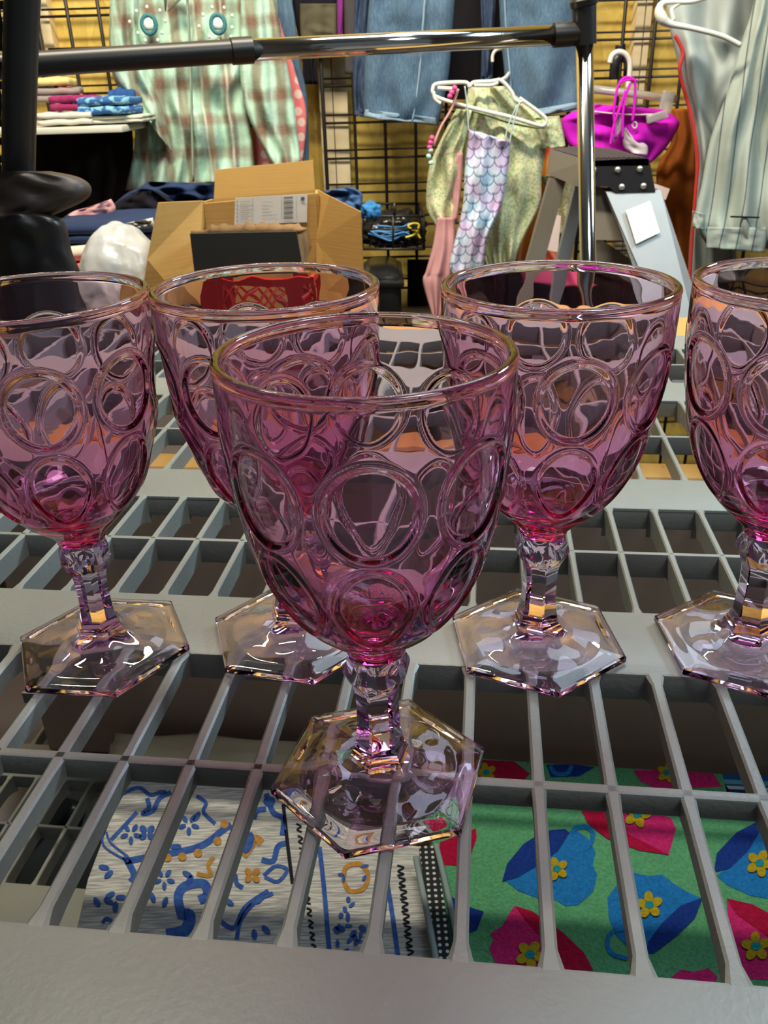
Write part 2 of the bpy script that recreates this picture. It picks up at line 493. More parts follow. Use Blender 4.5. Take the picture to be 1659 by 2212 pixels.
# ------------------------------------------------------------------ wire grid on the wall
M_WIRE = plain('black_wire', (0.018, 0.014, 0.012), 0.45, 0.0, 0.2, 40)
def grid_panel(px0, px1, name, label, top=1.2, bot=-0.9):
    bm = bmesh.new(); Yg = 2.44
    x0 = P(px0, 300, Yg).x; x1 = P(px1, 300, Yg).x
    n_ = max(1, round((x1 - x0) / 0.0795)); st_ = (x1 - x0) / n_
    for k in range(n_ + 1):
        x = x0 + st_ * k
        tube(bm, [(x, Yg, bot), (x, Yg, top)], 0.0047 if 0 < k < n_ else 0.0056, 6)
    z0 = P(700, 187, Yg).z; dz = 0.0865
    k = -12
    while z0 + dz * k < top:
        z = z0 + dz * k
        if z > bot:
            tube(bm, [(x0, Yg + 0.006, z), (x1, Yg + 0.006, z)], 0.0036, 6)
            tube(bm, [(x0, Yg + 0.045, z + 0.018), (x1, Yg + 0.045, z + 0.018)], 0.0028, 6)
        k += 1
    tag(link(name, bm, M_WIRE), label, 'wire grid')
grid_panel(-420, 119, 'wire_grid_panel', 'black wire grid panel at far left behind the office chair')
grid_panel(127, 640, 'wire_grid_panel', 'black wire grid panel behind the plaid shirt')
grid_panel(702, 1224, 'wire_grid_panel', 'black wire grid panel behind the hanging jeans')
grid_panel(1262, 1900, 'wire_grid_panel', 'black wire grid panel behind the magenta bikini and baseball pants')

# ------------------------------------------------------------------ hanging clothes
# plaid
mt, t = newmat('mint_brown_plaid'); uvn = t.uv(); sep = t.n('ShaderNodeSeparateXYZ', {0: uvn})
wob = t.noise(9, 3, uvn)
def stripe(src, per, wdt, off=0.0, soft=0.12):
    x = t.math('ADD', t.math('MULTIPLY', src, 1 / per), t.math('ADD', t.math('MULTIPLY', wob, 0.35), off))
    f = t.math('ABSOLUTE', t.math('SUBTRACT', t.math('FRACT', x), 0.5))
    return t.n('ShaderNodeMapRange', {0: f, 1: wdt / 2 + soft, 2: wdt / 2 - soft * 0.3, 3: 0.0, 4: 1.0}).outputs[0]
vx = stripe(sep.outputs[0], 0.055, 0.36); vy = stripe(sep.outputs[1], 0.078, 0.24, 0.3)
vx2 = stripe(sep.outputs[0], 0.062, 0.05, 0.5, 0.05)
cc = t.mix(t.math('MULTIPLY', vx, 0.8), (0.46, 0.68, 0.54), (0.22, 0.17, 0.11))
cc = t.mix(t.math('MULTIPLY', vy, 0.62), cc, (0.23, 0.18, 0.12))
cc = t.mix(t.math('MULTIPLY', t.math('MULTIPLY', vx, vy), 0.5), cc, (0.19, 0.045, 0.03))
cc = t.mix(t.math('MULTIPLY', vx2, 0.5), cc, (0.70, 0.78, 0.66))
cc = t.mix(t.math('MULTIPLY', t.ramp(t.noise(260, 2, uvn), [(0.5, (0, 0, 0)), (0.7, (1, 1, 1))]), 0.10), cc, (0.75, 0.8, 0.72))
t.finish(cc, 0.85, 0, t.noise(40, 3, uvn), 0.5, 0.004, 0.2); M_PLAID = mt
M_TEAL = plain('teal_embroidery', (0.03, 0.16, 0.18), 0.7)
M_STONE = plain('pale_stone', (0.75, 0.80, 0.72), 0.3)
# hearts
mt, t = newmat('coral_hearts'); uvn = t.uv()
vo = t.n('ShaderNodeTexVoronoi', {'Vector': uvn, 'Scale': 30, 'Randomness': 0.35}, voronoi_dimensions='2D')
cc = t.mix(t.ramp(vo.outputs['Distance'], [(0.26, (1, 1, 1)), (0.34, (0, 0, 0))]), (0.83, 0.20, 0.20), (0.86, 0.58, 0.50))
t.finish(cc, 0.9); M_HEART = mt
# denim
def denim(name, c1, c2):
    mt, t = newmat(name); v = t.obj()
    n1 = t.noise(8, 4, v); n2 = t.n('ShaderNodeTexNoise', {'Vector': t.n('ShaderNodeMapping', {'Vector': v, 'Scale': (420, 420, 60)}).outputs[0], 'Scale': 1.0, 'Detail': 3}).outputs[0]
    cc = t.mix(t.ramp(n1, [(0.35, (0, 0, 0)), (0.68, (1, 1, 1))]), c1, c2)
    cc = t.mix(t.math('MULTIPLY', t.ramp(n2, [(0.45, (0, 0, 0)), (0.62, (1, 1, 1))]), 0.25), cc, [min(1, x * 1.6 + 0.05) for x in c2])
    t.finish(cc, 0.9, 0, n2, 0.3, 0.001, 0.15); return mt
M_DENIM = denim('washed_blue_denim', (0.058, 0.105, 0.165), (0.095, 0.155, 0.23))
M_DENIM_HEM = denim('worn_denim_hem', (0.20, 0.29, 0.38), (0.28, 0.38, 0.46))
M_DENIM_DK = denim('dark_blue_denim', (0.03, 0.05, 0.10), (0.05, 0.075, 0.14))
M_BLACKCL = fabric('black_cloth', (0.010, 0.008, 0.012))
M_NAVY = fabric('navy_cloth', (0.022, 0.038, 0.095))
M_STITCH = plain('stitching', (0.40, 0.47, 0.50), 0.8)

def sp(pts, n=8): return smoothpath([Vector((*p, 0)) for p in pts], n)

sh = empty('plaid_shirt', P(420, 0, 2.30), 'mint green and brown plaid shirt with rosettes hanging on the wire grid', 'shirt')
bm = drape([((243, -60), (585, -60)), ((236, 40), (600, 40)), ((240, 150), (560, 150)), ((268, 215), (535, 215)), ((290, 265), (540, 270)), ((288, 330), (548, 330)), ((270, 412), (550, 385))], 2.30, 0.06, 60, 60, 7, 0.012, 1, wob=0.02)
link('shirt_body', bm, M_PLAID, sh)
bm = drape([((520, -40), (588, -40)), ((520, 60), (606, 60)), ((518, 150), (622, 150)), ((530, 230), (636, 230)), ((558, 300), (644, 300)), ((592, 366), (650, 348))], 2.262, 0.045, 20, 40, 2, 0.008, 2, wob=0.012)
link('sleeve', bm, M_PLAID, sh)
bm = drape([((241, -40), (300, -40)), ((238, 60), (300, 70)), ((240, 140), (322, 165)), ((268, 195), (352, 240)), ((300, 235), (372, 330))], 2.262, 0.04, 20, 40, 2, 0.008, 3, wob=0.012)
link('sleeve', bm, M_PLAID, sh)
bm = bmesh.new()
band(bm, [(403, -30), (408, 60), (412, 160), (415, 270), (418, 392)], 2.245, 0.020, 0.004)
link('button_placket', bm, M_PLAID, sh)
for (x, y) in ((322, 53), (471, 52)):
    bm = bmesh.new()
    c = P(x, y, 2.225)
    tube(bm, [c + Vector((0.0155 * math.cos(k * math.pi / 10), -0.002 * (k % 2), 0.0185 * math.sin(k * math.pi / 10))) for k in range(20)], 0.0052, 6, 0, True)
    lump(bm, c, (0.013, 0.008, 0.015), x, 0.1, 1, 2)
    for k in range(9):
        a = k * 0.7 + x
        lump(bm, c + Vector((math.cos(a) * (0.032 + 0.006 * (k % 3)), 0, math.sin(a) * 0.034)), (0.004, 0.003, 0.005), k, 0.2, 1, 1)
    link('rosette', bm, [M_TEAL, M_STONE], sh)
bm = bmesh.new()
for s_ in (-1, 1):
    tube(bm, [P(378 + 3 * s_, -50, 2.23), P(378 + s_ * 22, -15, 2.232), P(360 + s_ * 2, 25, 2.235)], [0.012, 0.012, 0.003], 6, flat=0.4)
link('collar', bm, M_PLAID, sh)

bm = drape([((560, -60), (588, -60)), ((560, 0), (592, 0)), ((560, 80), (615, 80)), ((545, 180), (642, 170)), ((545, 260), (662, 250)), ((552, 375), (650, 375))], 2.36, 0.02, 24, 40, 2, 0.006, 4)
tag(link('heart_print_blouse', bm, M_HEART), 'coral top with pale hearts showing behind the plaid shirt', 'top')
bm = drape([((585, -60), (620, -60)), ((590, 40), (637, 40)), ((600, 130), (648, 130)), ((610, 220), (664, 220)), ((640, 380), (668, 380))], 2.395, 0.015, 16, 30, 1, 0.004, 5)
tag(link('denim_shirt', bm, M_DENIM), 'blue denim garment edge behind the coral heart top', 'shirt')
M_PURPLE = fabric('purple_cloth', (0.22, 0.03, 0.22)); M_OLIVE = fabric('olive_cloth', (0.10, 0.09, 0.055))
bm = drape([((622, -60), (800, -60)), ((640, 60), (800, 60)), ((650, 92), (790, 95)), ((652, 110), (692, 112)), ((656, 182), (688, 182))], 2.42, 0.01, 20, 20, 3, 0.004, 6)
tag(link('black_garment', bm, M_BLACKCL), 'black garment hanging between the plaid shirt and the jeans', 'garment')
bm = drape([((648, 8), (728, 8)), ((648, 50), (728, 55)), ((650, 86), (730, 84))], 2.395, 0.015, 20, 20, 2, 0.006, 7)
tag(link('olive_trousers', bm, M_OLIVE), 'dark olive garment hanging above the chrome rod', 'trousers')
bm = drape([((728, -60), (743, -60)), ((728, 30), (742, 30)), ((729, 90), (741, 90))], 2.38, 0.012, 8, 14, 1, 0.002, 8)
tag(link('magenta_scarf', bm, M_PURPLE), 'narrow magenta cloth hanging left of the jeans', 'scarf')
bm = drape([((742, -60), (800, -60)), ((744, 60), (800, 60)), ((745, 160), (790, 160))], 2.36, 0.012, 8, 14, 1, 0.002, 9)
tag(link('charcoal_trousers', bm, fabric('charcoal', (0.07, 0.06, 0.065))), 'charcoal garment edge beside the dark denim legs', 'trousers')

def jeans(name, label, legs, Y, mat, hem, T=0.05):
    j = empty(name, P(950, -60, Y), label, 'jeans')
    for i, rows in enumerate(legs):
        bm = drape(rows, Y, T, 26, 40, 2, 0.005, i + 11, wob=0.012)
        lg = link('trouser_leg', bm, mat, j)
        (l1, r1) = rows[-1]
        bm = drape([((l1[0] + 0.5, l1[1] - 17), (r1[0] - 0.5, r1[1] - 17)), (l1, r1)], Y, T + 0.010, 26, 4, 2, 0.005, i + 11, wob=0.012)
        link('hem', bm, hem, lg)
        bm = bmesh.new()
        pts = [Vector((a[0] * 0.35 + b[0] * 0.65, a[1] * 0.35 + b[1] * 0.65)) for a, b in rows]
        if i == 1: pts = [Vector((a[0] + 12, a[1])) for a, b in rows]
        tube(bm, smoothpath([P(q[0], q[1], Y - T / 2 * 0.9 - 0.006 + (0.012 if i == 1 else 0)) for q in pts], 5), 0.0024, 5)
        link('side_seam', bm, hem, lg)
jeans('dark_jeans', 'dark blue jeans leg hanging behind the washed blue jeans', [[((770, -60), (830, -60)), ((765, 60), (815, 60)), ((762, 160), (805, 160)), ((765, 250), (805, 255))], [((1036, -60), (1075, -60)), ((1040, 80), (1068, 80)), ((1038, 180), (1064, 180))]], 2.35, M_DENIM_DK, M_DENIM_DK, 0.03)
bm = drape([((960, -60), (1110, -60)), ((962, 60), (1110, 60)), ((955, 180), (1110, 185)), ((960, 215), (1105, 215))], 2.40, 0.012, 20, 20, 3, 0.004, 12)
tag(link('black_trousers', bm, M_BLACKCL), 'black trousers visible between the two legs of the blue jeans', 'trousers')
jeans('blue_jeans', 'washed blue wide leg jeans hanging by the wall above the hangers', [[((808, -60), (985, -60)), ((798, 0), (982, 0)), ((792, 80), (976, 80)), ((787, 165), (968, 170)), ((786, 253), (946, 272))],
       [((1072, -60), (1245, -60)), ((1078, 0), (1247, 0)), ((1082, 80), (1248, 80)), ((1090, 165), (1252, 160)), ((1094, 264), (1254, 236))]], 2.25, M_DENIM, M_DENIM_HEM)

# floral top
def speck(name, base, spots, scale=160):
    mt, t = newmat(name); v = t.obj(); cc = base
    cc = t.mix(t.ramp(t.noise(scale, 2, v), [(0.50, (0, 0, 0)), (0.58, (1, 1, 1))]), base, spots[0])
    for i, s in enumerate(spots[1:]):
        vv = t.n('ShaderNodeMapping', {'Vector': v, 'Location': (3.1 * (i + 1), 1.7, 0.3)}).outputs[0]
        cc = t.mix(t.ramp(t.noise(scale * 0.8, 2, vv), [(0.62, (0, 0, 0)), (0.68, (1, 1, 1))]), cc, s)
    t.finish(cc, 0.9, 0, t.noise(30, 3, v), 0.4, 0.004, 0.2); return mt
M_FLORAL = speck('sage_floral_print', (0.66, 0.66, 0.42), [(0.40, 0.50, 0.24), (0.62, 0.34, 0.30)])
fl = empty('floral_blouse', P(1080, 190, 2.14), 'pale green ditsy floral top hanging on the white hanger', 'top')
bm = drape([((1012, 188), (1090, 186)), ((1004, 240), (1172, 258)), ((1000, 300), (1182, 300)), ((1002, 370), (1170, 380)), ((1008, 440), (1166, 440)), ((1030, 510), (1128, 520)), ((1052, 578), (1112, 566))], 2.15, 0.05, 40, 50, 4, 0.008, 21, wob=0.02)
link('body', bm, M_FLORAL, fl)
bm = drape([((985, 235), (1020, 238)), ((958, 290), (1006, 300)), ((930, 352), (998, 335)), ((922, 400), (992, 400)), ((922, 450), (984, 450)), ((942, 492), (979, 496))], 2.12, 0.035, 20, 40, 2, 0.006, 22, wob=0.015)
link('sleeve', bm, M_FLORAL, fl)
bm = drape([((1150, 255), (1208, 250)), ((1162, 285), (1216, 285)), ((1172, 322), (1222, 316))], 2.13, 0.03, 16, 16, 2, 0.004, 23)
link('sleeve', bm, M_FLORAL, fl)
bm = drape([((1165, 380), (1262, 380)), ((1190, 430), (1255, 430)), ((1205, 505), (1245, 505))], 2.22, 0.03, 16, 16, 2, 0.006, 24)
tag(link('floral_skirt', bm, speck('olive_floral', (0.42, 0.38, 0.20), [(0.25, 0.24, 0.12), (0.5, 0.2, 0.15)])), 'darker olive floral garment seen between the ladder legs', 'skirt')
bm = bmesh.new(); band(bm, [(1020, 240), (1060, 252), (1095, 264), (1150, 275), (1176, 276)], 2.10, 0.012, 0.004)
link('waist_tie', bm, fabric('green_trim', (0.24, 0.30, 0.12)), fl)

# scale print swimsuit
mt, t = newmat('fish_scale_print'); uvn = t.uv(); sp3 = t.n('ShaderNodeSeparateXYZ', {0: uvn})
S = 0.031
X = t.math('DIVIDE', sp3.outputs[0], S); Z = t.math('DIVIDE', sp3.outputs[1], S * 0.62)
row = t.math('FLOOR', Z); fz = t.math('SUBTRACT', Z, row)
def scale_dist(dr):
    r_ = t.math('ADD', row, float(dr))
    sh_ = t.math('MULTIPLY', t.math('FLOORED_MODULO', r_, 2.0), 0.5)
    fx = t.math('SUBTRACT', t.math('FRACT', t.math('ADD', X, sh_)), 0.5)
    yy = t.math('MULTIPLY', t.math('SUBTRACT', t.math('SUBTRACT', fz, float(dr)), 0.55), 0.62)
    return t.math('SQRT', t.math('ADD', t.math('MULTIPLY', fx, fx), t.math('MULTIPLY', yy, yy)))
line = None
for dr in (0, 1):
    d = scale_dist(dr)
    l_ = t.n('ShaderNodeMapRange', {0: t.math('ABSOLUTE', t.math('SUBTRACT', d, 0.5)), 1: 0.055, 2: 0.02, 3: 0.0, 4: 1.0}).outputs[0]
    line = l_ if line is None else t.math('MAXIMUM', line, l_)
n1 = t.noise(16, 3, uvn)
cc = t.ramp(n1, [(0.32, (0.25, 0.52, 0.75)), (0.44, (0.66, 0.80, 0.90)), (0.54, (0.70, 0.64, 0.86)), (0.68, (0.74, 0.50, 0.74))])
cc = t.mix(t.math('MULTIPLY', line, 0.85), cc, (0.09, 0.10, 0.24))
t.finish(cc, 0.5, 0, None); M_SCALE = mt
M_SKYSTRAP = fabric('pale_blue_strap', (0.55, 0.68, 0.74))
sw = empty('scale_print_swimsuit', P(1060, 280, 2.05), 'lavender and blue fish scale print swimsuit hanging in front of the floral top', 'swimsuit')
bm = drape([((1010, 278), (1104, 306)), ((1012, 300), (1102, 316)), ((1004, 365), (1098, 360)), ((1000, 440), (1084, 440)), ((985, 510), (1056, 510)), ((970, 575), (1046, 572)), ((985, 604), (1042, 596))], 2.06, 0.04, 26, 40, 2, 0.008, 31, wob=0.014)
link('suit_body', bm, M_SCALE, sw)
bm = bmesh.new(); band(bm, [(1004, 186), (1009, 230), (1012, 285)], 2.03, 0.011, 0.003); link('strap', bm, M_SKYSTRAP, sw)
bm = bmesh.new(); band(bm, [(1122, 222), (1110, 262), (1100, 312)], 2.03, 0.009, 0.003); band(bm, [(1118, 226), (1098, 270), (1092, 300)], 2.035, 0.006, 0.003); link('strap', bm, M_SKYSTRAP, sw)
M_PINK = fabric('pale_pink_cloth', (0.72, 0.38, 0.38), (0.58, 0.29, 0.30)); M_HOT = plain('hot_pink', (0.85, 0.08, 0.30), 0.5); M_MINT = plain('mint_bead', (0.45, 0.72, 0.66), 0.4)
pk = empty('pink_swimsuit', P(960, 500, 2.10), 'pale pink swimsuit with a beaded strap hanging at the left of the hanger', 'swimsuit')
bm = drape([((944, 470), (982, 470)), ((935, 530), (985, 530)), ((920, 585), (978, 585)), ((914, 612), (972, 610)), ((936, 690), (950, 690))], 2.10, 0.03, 18, 30, 2, 0.008, 33)
link('suit_body', bm, M_PINK, pk)
bm = bmesh.new(); band(bm, [(990, 192), (975, 235), (952, 275), (936, 315)], 2.075, 0.022, 0.003); link('strap', bm, M_PINK, pk)
bm = drape([((978, 330), (1000, 330)), ((976, 380), (999, 380)), ((978, 480), (988, 480))], 2.11, 0.01, 8, 12, 1, 0.002, 34); link('side_panel', bm, M_PINK, pk)
for (x, y, mi) in ((982, 190, 0), (976, 200, 0), (972, 208, 0), (933, 298, 0), (930, 308, 0), (928, 318, 0), (930, 325, 1), (926, 338, 1), (931, 352, 1)):
    bm = bmesh.new(); lump(bm, P(x, y, 2.06), (0.006, 0.006, 0.006), x, 0.15, 0, 2)
    link('bead', bm, [M_HOT, M_MINT][mi], pk)
M_WHITEPL = plain('white_plastic', (0.78, 0.77, 0.68), 0.35, 0, 0.05)
def hanger(label, paths, Y, r, name='clothes_hanger'):
    bm = bmesh.new()
    for pth in paths: tube(bm, smoothpath([P(q[0], q[1], q[2] if len(q) > 2 else Y) for q in pth], 5), r, 8)
    return tag(link(name, bm, M_WHITEPL), label, 'hanger')
hanger('white plastic hanger holding the floral top and swimsuit', [[(1080, 172), (1060, 176), (1024, 178), (1014, 187), (1004, 178), (945, 181), (935, 192), (936, 202), (946, 211), (1000, 228), (1100, 252), (1160, 270), (1176, 270), (1180, 258), (1165, 243), (1128, 216), (1122, 212)], [(1080, 172), (1092, 182), (1106, 200), (1112, 214), (1124, 220), (1130, 214)], [(1080, 174, 2.085), (1094, 166, 2.14), (1102, 150, 2.33), (1102, 125, 2.34), (1086, 107, 2.33), (1070, 110, 2.32), (1064, 122, 2.32), (1064, 134, 2.32)], [(945, 190), (962, 191), (985, 192)], [(936, 198), (940, 214), (952, 224)], [(1024, 184), (1060, 184), (1076, 178)]], 2.085, 0.0042)

# magenta bikini + clip hanger
M_MAG = fabric('magenta_swim_fabric', (0.72, 0.02, 0.62), (0.55, 0.01, 0.48)); M_LIN = fabric('pale_lining', (0.80, 0.66, 0.70))
bk_ = empty('magenta_bikini', P(1340, 200, 2.18), 'magenta bikini with white lining on a clear clip hanger', 'bikini')
bm = drape([((1278, 224), (1430, 236)), ((1222, 250), (1458, 252)), ((1214, 268), (1468, 268)), ((1222, 296), (1452, 300)), ((1238, 322), (1430, 330)), ((1300, 346), (1405, 352))], 2.18, 0.05, 40, 30, 3, 0.008, 41, wob=0.015)
link('bikini_body', bm, M_MAG, bk_)
bm = drape([((1349, 276), (1352, 276)), ((1346, 300), (1372, 300)), ((1348, 318), (1398, 314)), ((1362, 330), (1398, 336))], 2.142, 0.01, 12, 12, 1, 0.002, 42); link('lining', bm, M_LIN, bk_)
bm = drape([((1340, 246), (1342, 246)), ((1328, 275), (1342, 280)), ((1324, 308), (1326, 308))], 2.142, 0.01, 8, 12, 1, 0.001, 43); link('lining', bm, M_LIN, bk_)
bm = bmesh.new(); band(bm, [(1282, 241), (1330, 246), (1380, 248), (1425, 246)], 2.148, 0.014, 0.004); link('waist_lining', bm, M_LIN, bk_)
bm = bmesh.new()
for pth in ([(1330, 300), (1326, 240), (1334, 190), (1346, 170), (1362, 168), (1372, 180), (1370, 230), (1366, 262)], [(1345, 300), (1346, 240), (1354, 200), (1362, 180)], [(1318, 315), (1326, 270), (1340, 230), (1352, 195)], [(1338, 180), (1355, 172), (1374, 174)]):
    band(bm, pth, 2.125, 0.011, 0.006)
link('tie', bm, M_MAG, bk_)
bm = bmesh.new(); tube(bm, [P(1371 + 5 * math.cos(k * 0.62), 270 + 7 * math.sin(k * 0.62), 2.13) for k in range(10)], 0.0018, 6, 0, True); link('ring', bm, M_WHITEPL, bk_)
mt, t = newmat('clear_plastic'); bb = t.finish((0.85, 0.85, 0.82), 0.12); bb.inputs['Transmission Weight'].default_value = 0.65; M_CLEAR = mt
ch = empty('clip_hanger', P(1340, 150, 2.2), 'clear plastic clip hanger above the magenta bikini', 'hanger')
bm = bmesh.new(); tube(bm, [P(1276, 192, 2.2), P(1370, 203, 2.2), P(1460, 214, 2.2)], 0.011, 8, flat=0.8); link('bar', bm, M_CLEAR, ch)
for cc_ in (0, 1):
  bm = bmesh.new()
  if cc_ == 0: box(bm, P(1440, 222, 2.19), (0.03, 0.012, 0.05), Matrix.Rotation(R(8), 3, 'Y'), 0.003)
  else: box(bm, P(1420, 252, 2.14), (0.05, 0.012, 0.018), Matrix.Rotation(R(-14), 3, 'Y'), 0.003)
  link('clip', bm, M_CLEAR, ch)
bm = bmesh.new(); tube(bm, smoothpath([P(x, y, 2.2) for x, y in ((1317, 136), (1322, 120), (1335, 112), (1350, 116), (1360, 132), (1360, 160), (1356, 190))], 5), 0.006, 8); link('hook', bm, M_WHITEPL, ch)
bm = bmesh.new(); tube(bm, smoothpath([P(x, y, 2.24) for x, y in ((1340, 96), (1340, 120), (1330, 132), (1326, 172))], 5), [0.012] * 16, 8); tube(bm, smoothpath([P(x, y, 2.24) for x, y in ((1330, 132), (1352, 130), (1352, 168))], 5), 0.007, 8); tag(link('wall_hook', bm, plain('black_plastic_hook', (0.015, 0.015, 0.02), 0.4)), 'black display hook on the wire grid above the magenta bikini', 'hook')

# orange garments behind
M_RUST = fabric('rust_cloth', (0.46, 0.13, 0.02), (0.30, 0.08, 0.015))
bm = drape([((1440, 235), (1500, 235)), ((1452, 300), (1505, 300)), ((1418, 370), (1505, 370)), ((1430, 480), (1505, 480)), ((1440, 640), (1505, 640))], 2.36, 0.04, 18, 30, 2, 0.010, 51)
tag(link('rust_dress', bm, M_RUST), 'rust orange garment hanging left of the grey baseball pants', 'dress')
mt, t = newmat('orange_pink_ombre'); uvn = t.uv(); z_ = t.n('ShaderNodeSeparateXYZ', {0: uvn}).outputs[1]
cc = t.ramp(t.math('ADD', t.math('MULTIPLY', z_, -2.4), t.math('MULTIPLY', t.noise(8, 2, uvn), 0.3)), [(0.15, (0.55, 0.03, 0.03)), (0.28, (0.90, 0.36, 0.03)), (0.72, (0.90, 0.30, 0.03)), (0.9, (0.95, 0.12, 0.28))])
t.finish(cc, 0.8); M_OMB = mt
bm = drape([((1160, 320), (1200, 320)), ((1148, 380), (1200, 380)), ((1140, 470), (1190, 470)), ((1118, 540), (1200, 540)), ((1105, 640), (1300, 640))], 2.28, 0.04, 18, 30, 2, 0.012, 52)
tag(link('ombre_shirt', bm, M_OMB), 'orange to pink ombre garment hanging behind the step ladder', 'shirt')
M_TAG = plain('price_tag_card', (0.80, 0.62, 0.58), 0.7, 0, 0.03)
for (pts, lab) in (([(1410, 395), (1447, 408), (1438, 432), (1403, 418)], 'pink paper price tag hanging right of the ladder cap'), ([(1180, 460), (1212, 466), (1205, 545), (1172, 538)], 'pinkish paper tag hanging between the ladder legs')):
    bm = bmesh.new(); fv = [bm.verts.new(P(x, y, 2.12)) for x, y in pts]; bvv = [bm.verts.new(P(x, y, 2.1215)) for x, y in pts]
    bm.faces.new(fv); bm.faces.new(bvv[::-1])
    for k in range(4): bm.faces.new((fv[k], bvv[k], bvv[(k + 1) % 4], fv[(k + 1) % 4]))
    tag(link('price_tag', bm, M_TAG, None, False), lab, 'tag')

# baseball pants
M_GREY = fabric('light_grey_twill', (0.44, 0.48, 0.46), (0.36, 0.40, 0.39)); M_RED = plain('red_piping', (0.60, 0.03, 0.025), 0.7)
mt, t = newmat('grey_pinstripe'); uvn = t.uv(); x_ = t.n('ShaderNodeSeparateXYZ', {0: uvn}).outputs[0]
xx = t.math('ADD', t.math('MULTIPLY', x_, 1 / 0.037), t.math('MULTIPLY', t.noise(3, 2, uvn), 0.8))
ff = t.math('ABSOLUTE', t.math('SUBTRACT', t.math('FRACT', xx), 0.5))
cc = t.mix(t.n('ShaderNodeMapRange', {0: ff, 1: 0.06, 2: 0.03, 3: 0.0, 4: 0.85}).outputs[0], (0.42, 0.47, 0.42), (0.08, 0.09, 0.11))
t.finish(cc, 0.9, 0, t.noise(20, 3, uvn), 0.4, 0.004, 0.2); M_PIN = mt
gp = empty('grey_baseball_pants', P(1520, 30, 2.1), 'light grey baseball pants with red piping at the right edge', 'trousers')
bm = drape([((1436, -10), (1640, -60)), ((1446, 60), (1640, 60)), ((1458, 110), (1640, 110)), ((1466, 150), (1640, 170)), ((1488, 250), (1630, 250)), ((1502, 340), (1620, 340)), ((1498, 430), (1600, 430)), ((1490, 520), (1590, 520)), ((1484, 640), (1600, 640))], 2.10, 0.06, 40, 60, 2, 0.015, 61, wob=0.03)
link('pants_body', bm, M_GREY, gp)
bm = bmesh.new(); tube(bm, smoothpath([P(x, y, 2.052) for x, y in ((1458, 76), (1470, 98), (1475, 118), (1468, 150), (1478, 195), (1492, 245), (1502, 300), (1507, 350), (1502, 420), (1496, 500), (1490, 600), (1488, 640))], 5), 0.0040, 8); link('piping', bm, M_RED, gp)
pp_ = empty('pinstripe_pants', P(1630, 30, 2.02), 'grey pinstripe baseball pants folded over the right hanger, cuffs down', 'trousers')
bm = drape([((1640, -60), (1760, -60)), ((1622, 30), (1760, 30)), ((1600, 95), (1760, 95)), ((1570, 200), (1760, 200)), ((1535, 300), (1760, 300)), ((1515, 400), (1770, 400)), ((1500, 480), (1780, 480)), ((1528, 530), (1780, 545))], 2.02, 0.07, 50, 60, 5, 0.014, 62, wob=0.02)
link('pants_leg', bm, M_PIN, pp_)
bm = drape([((1524, 490), (1660, 492)), ((1526, 515), (1656, 518)), ((1526, 536), (1650, 546))], 1.975, 0.02, 24, 8, 4, 0.004, 63); link('cuff', bm, M_PIN, pp_)
bm = drape([((1496, 455), (1524, 462)), ((1495, 490), (1522, 498))], 1.99, 0.02, 10, 8, 1, 0.003, 64); link('cuff', bm, M_PIN, pp_)
bm = bmesh.new(); tube(bm, [P(1578, 468, 1.955), P(1640, 470, 1.955)], 0.002, 6); link('pocket_slit', bm, M_BLACKCL, pp_)
bm = bmesh.new()
tube(bm, smoothpath([P(x, y, 1.96) for x, y in ((1600, 98), (1560, 78), (1500, 62), (1450, 52), (1432, 42), (1424, 24), (1430, 8), (1450, 4), (1500, 2), (1560, -20))], 6), [0.0052 + 0.006 * math.exp(-((k - 26) / 7) ** 2) for k in range(55)], 8)
tube(bm, smoothpath([P(x, y, 1.96) for x, y in ((1470, 6), (1452, 20), (1456, 44))], 5), 0.004, 8)
tag(link('clothes_hanger', bm, M_WHITEPL), 'wide white plastic hanger at the top right holding grey pants', 'hanger')

# ------------------------------------------------------------------ left wall shelf with folded clothes
M_WSHELF = plain('pale_laminate', (0.62, 0.60, 0.50), 0.5, 0, 0.08)
zsf = P(180, 270, 2.15).z
bm = bmesh.new(); x0 = P(-120, 270, 2.15).x; x1 = P(288, 270, 2.15).x
box2(bm, (x0, 2.05, zsf - 0.014), (x1, 2.42, zsf), 0.003)
tag(link('wall_shelf', bm, M_WSHELF, None, True, 30), 'pale wall shelf at left stacked with folded clothes', 'shelf')
def fold_item(name, px, py, Y, sx, sy, sz, c, seed, lab, rz=0.0, layers=2, zb=None, grp='folded clothes on the left wall shelf', cat='clothes', mat=None):
    bm = bmesh.new(); p = P(px, py, Y)
    if zb is not None: p.z = zb
    folded(bm, p, (sx, sy, sz), seed, 0, rz, layers)
    return tag(link(name, bm, mat or fabric(name + '_cloth', c)), lab, cat, grp)
Zs = zsf + 0.003
fold_item('folded_cloth', 222, 0, 2.17, 0.065, 0.07, 0.016, (0.70, 0.68, 0.56), 1, 'white folded cloth under the blue printed shirt on the left wall shelf', 0, 2, Zs)
mt, t = newmat('blue_print_tee'); v = t.obj()
cc = t.mix(t.ramp(t.n('ShaderNodeTexNoise', {'Vector': t.n('ShaderNodeMapping', {'Vector': v, 'Scale': (60, 10, 90)}).outputs[0], 'Scale': 1.0, 'Detail': 2}).outputs[0], [(0.50, (0, 0, 0)), (0.56, (1, 1, 1))]), (0.03, 0.11, 0.32), (0.22, 0.48, 0.62))
t.finish(cc, 0.9)
fold_item('folded_shirt', 200, 0, 2.15, 0.058, 0.06, 0.036, None, 2, 'blue folded shirt with pale blue print on the left wall shelf', -0.1, 2, Zs + 0.018, mat=mt)
fold_item('folded_shirt', 236, 0, 2.25, 0.03, 0.03, 0.066, (0.03, 0.10, 0.30), 3, 'plain blue folded shirt behind the printed one on the left wall shelf', 0.1, 2, Zs + 0.002)
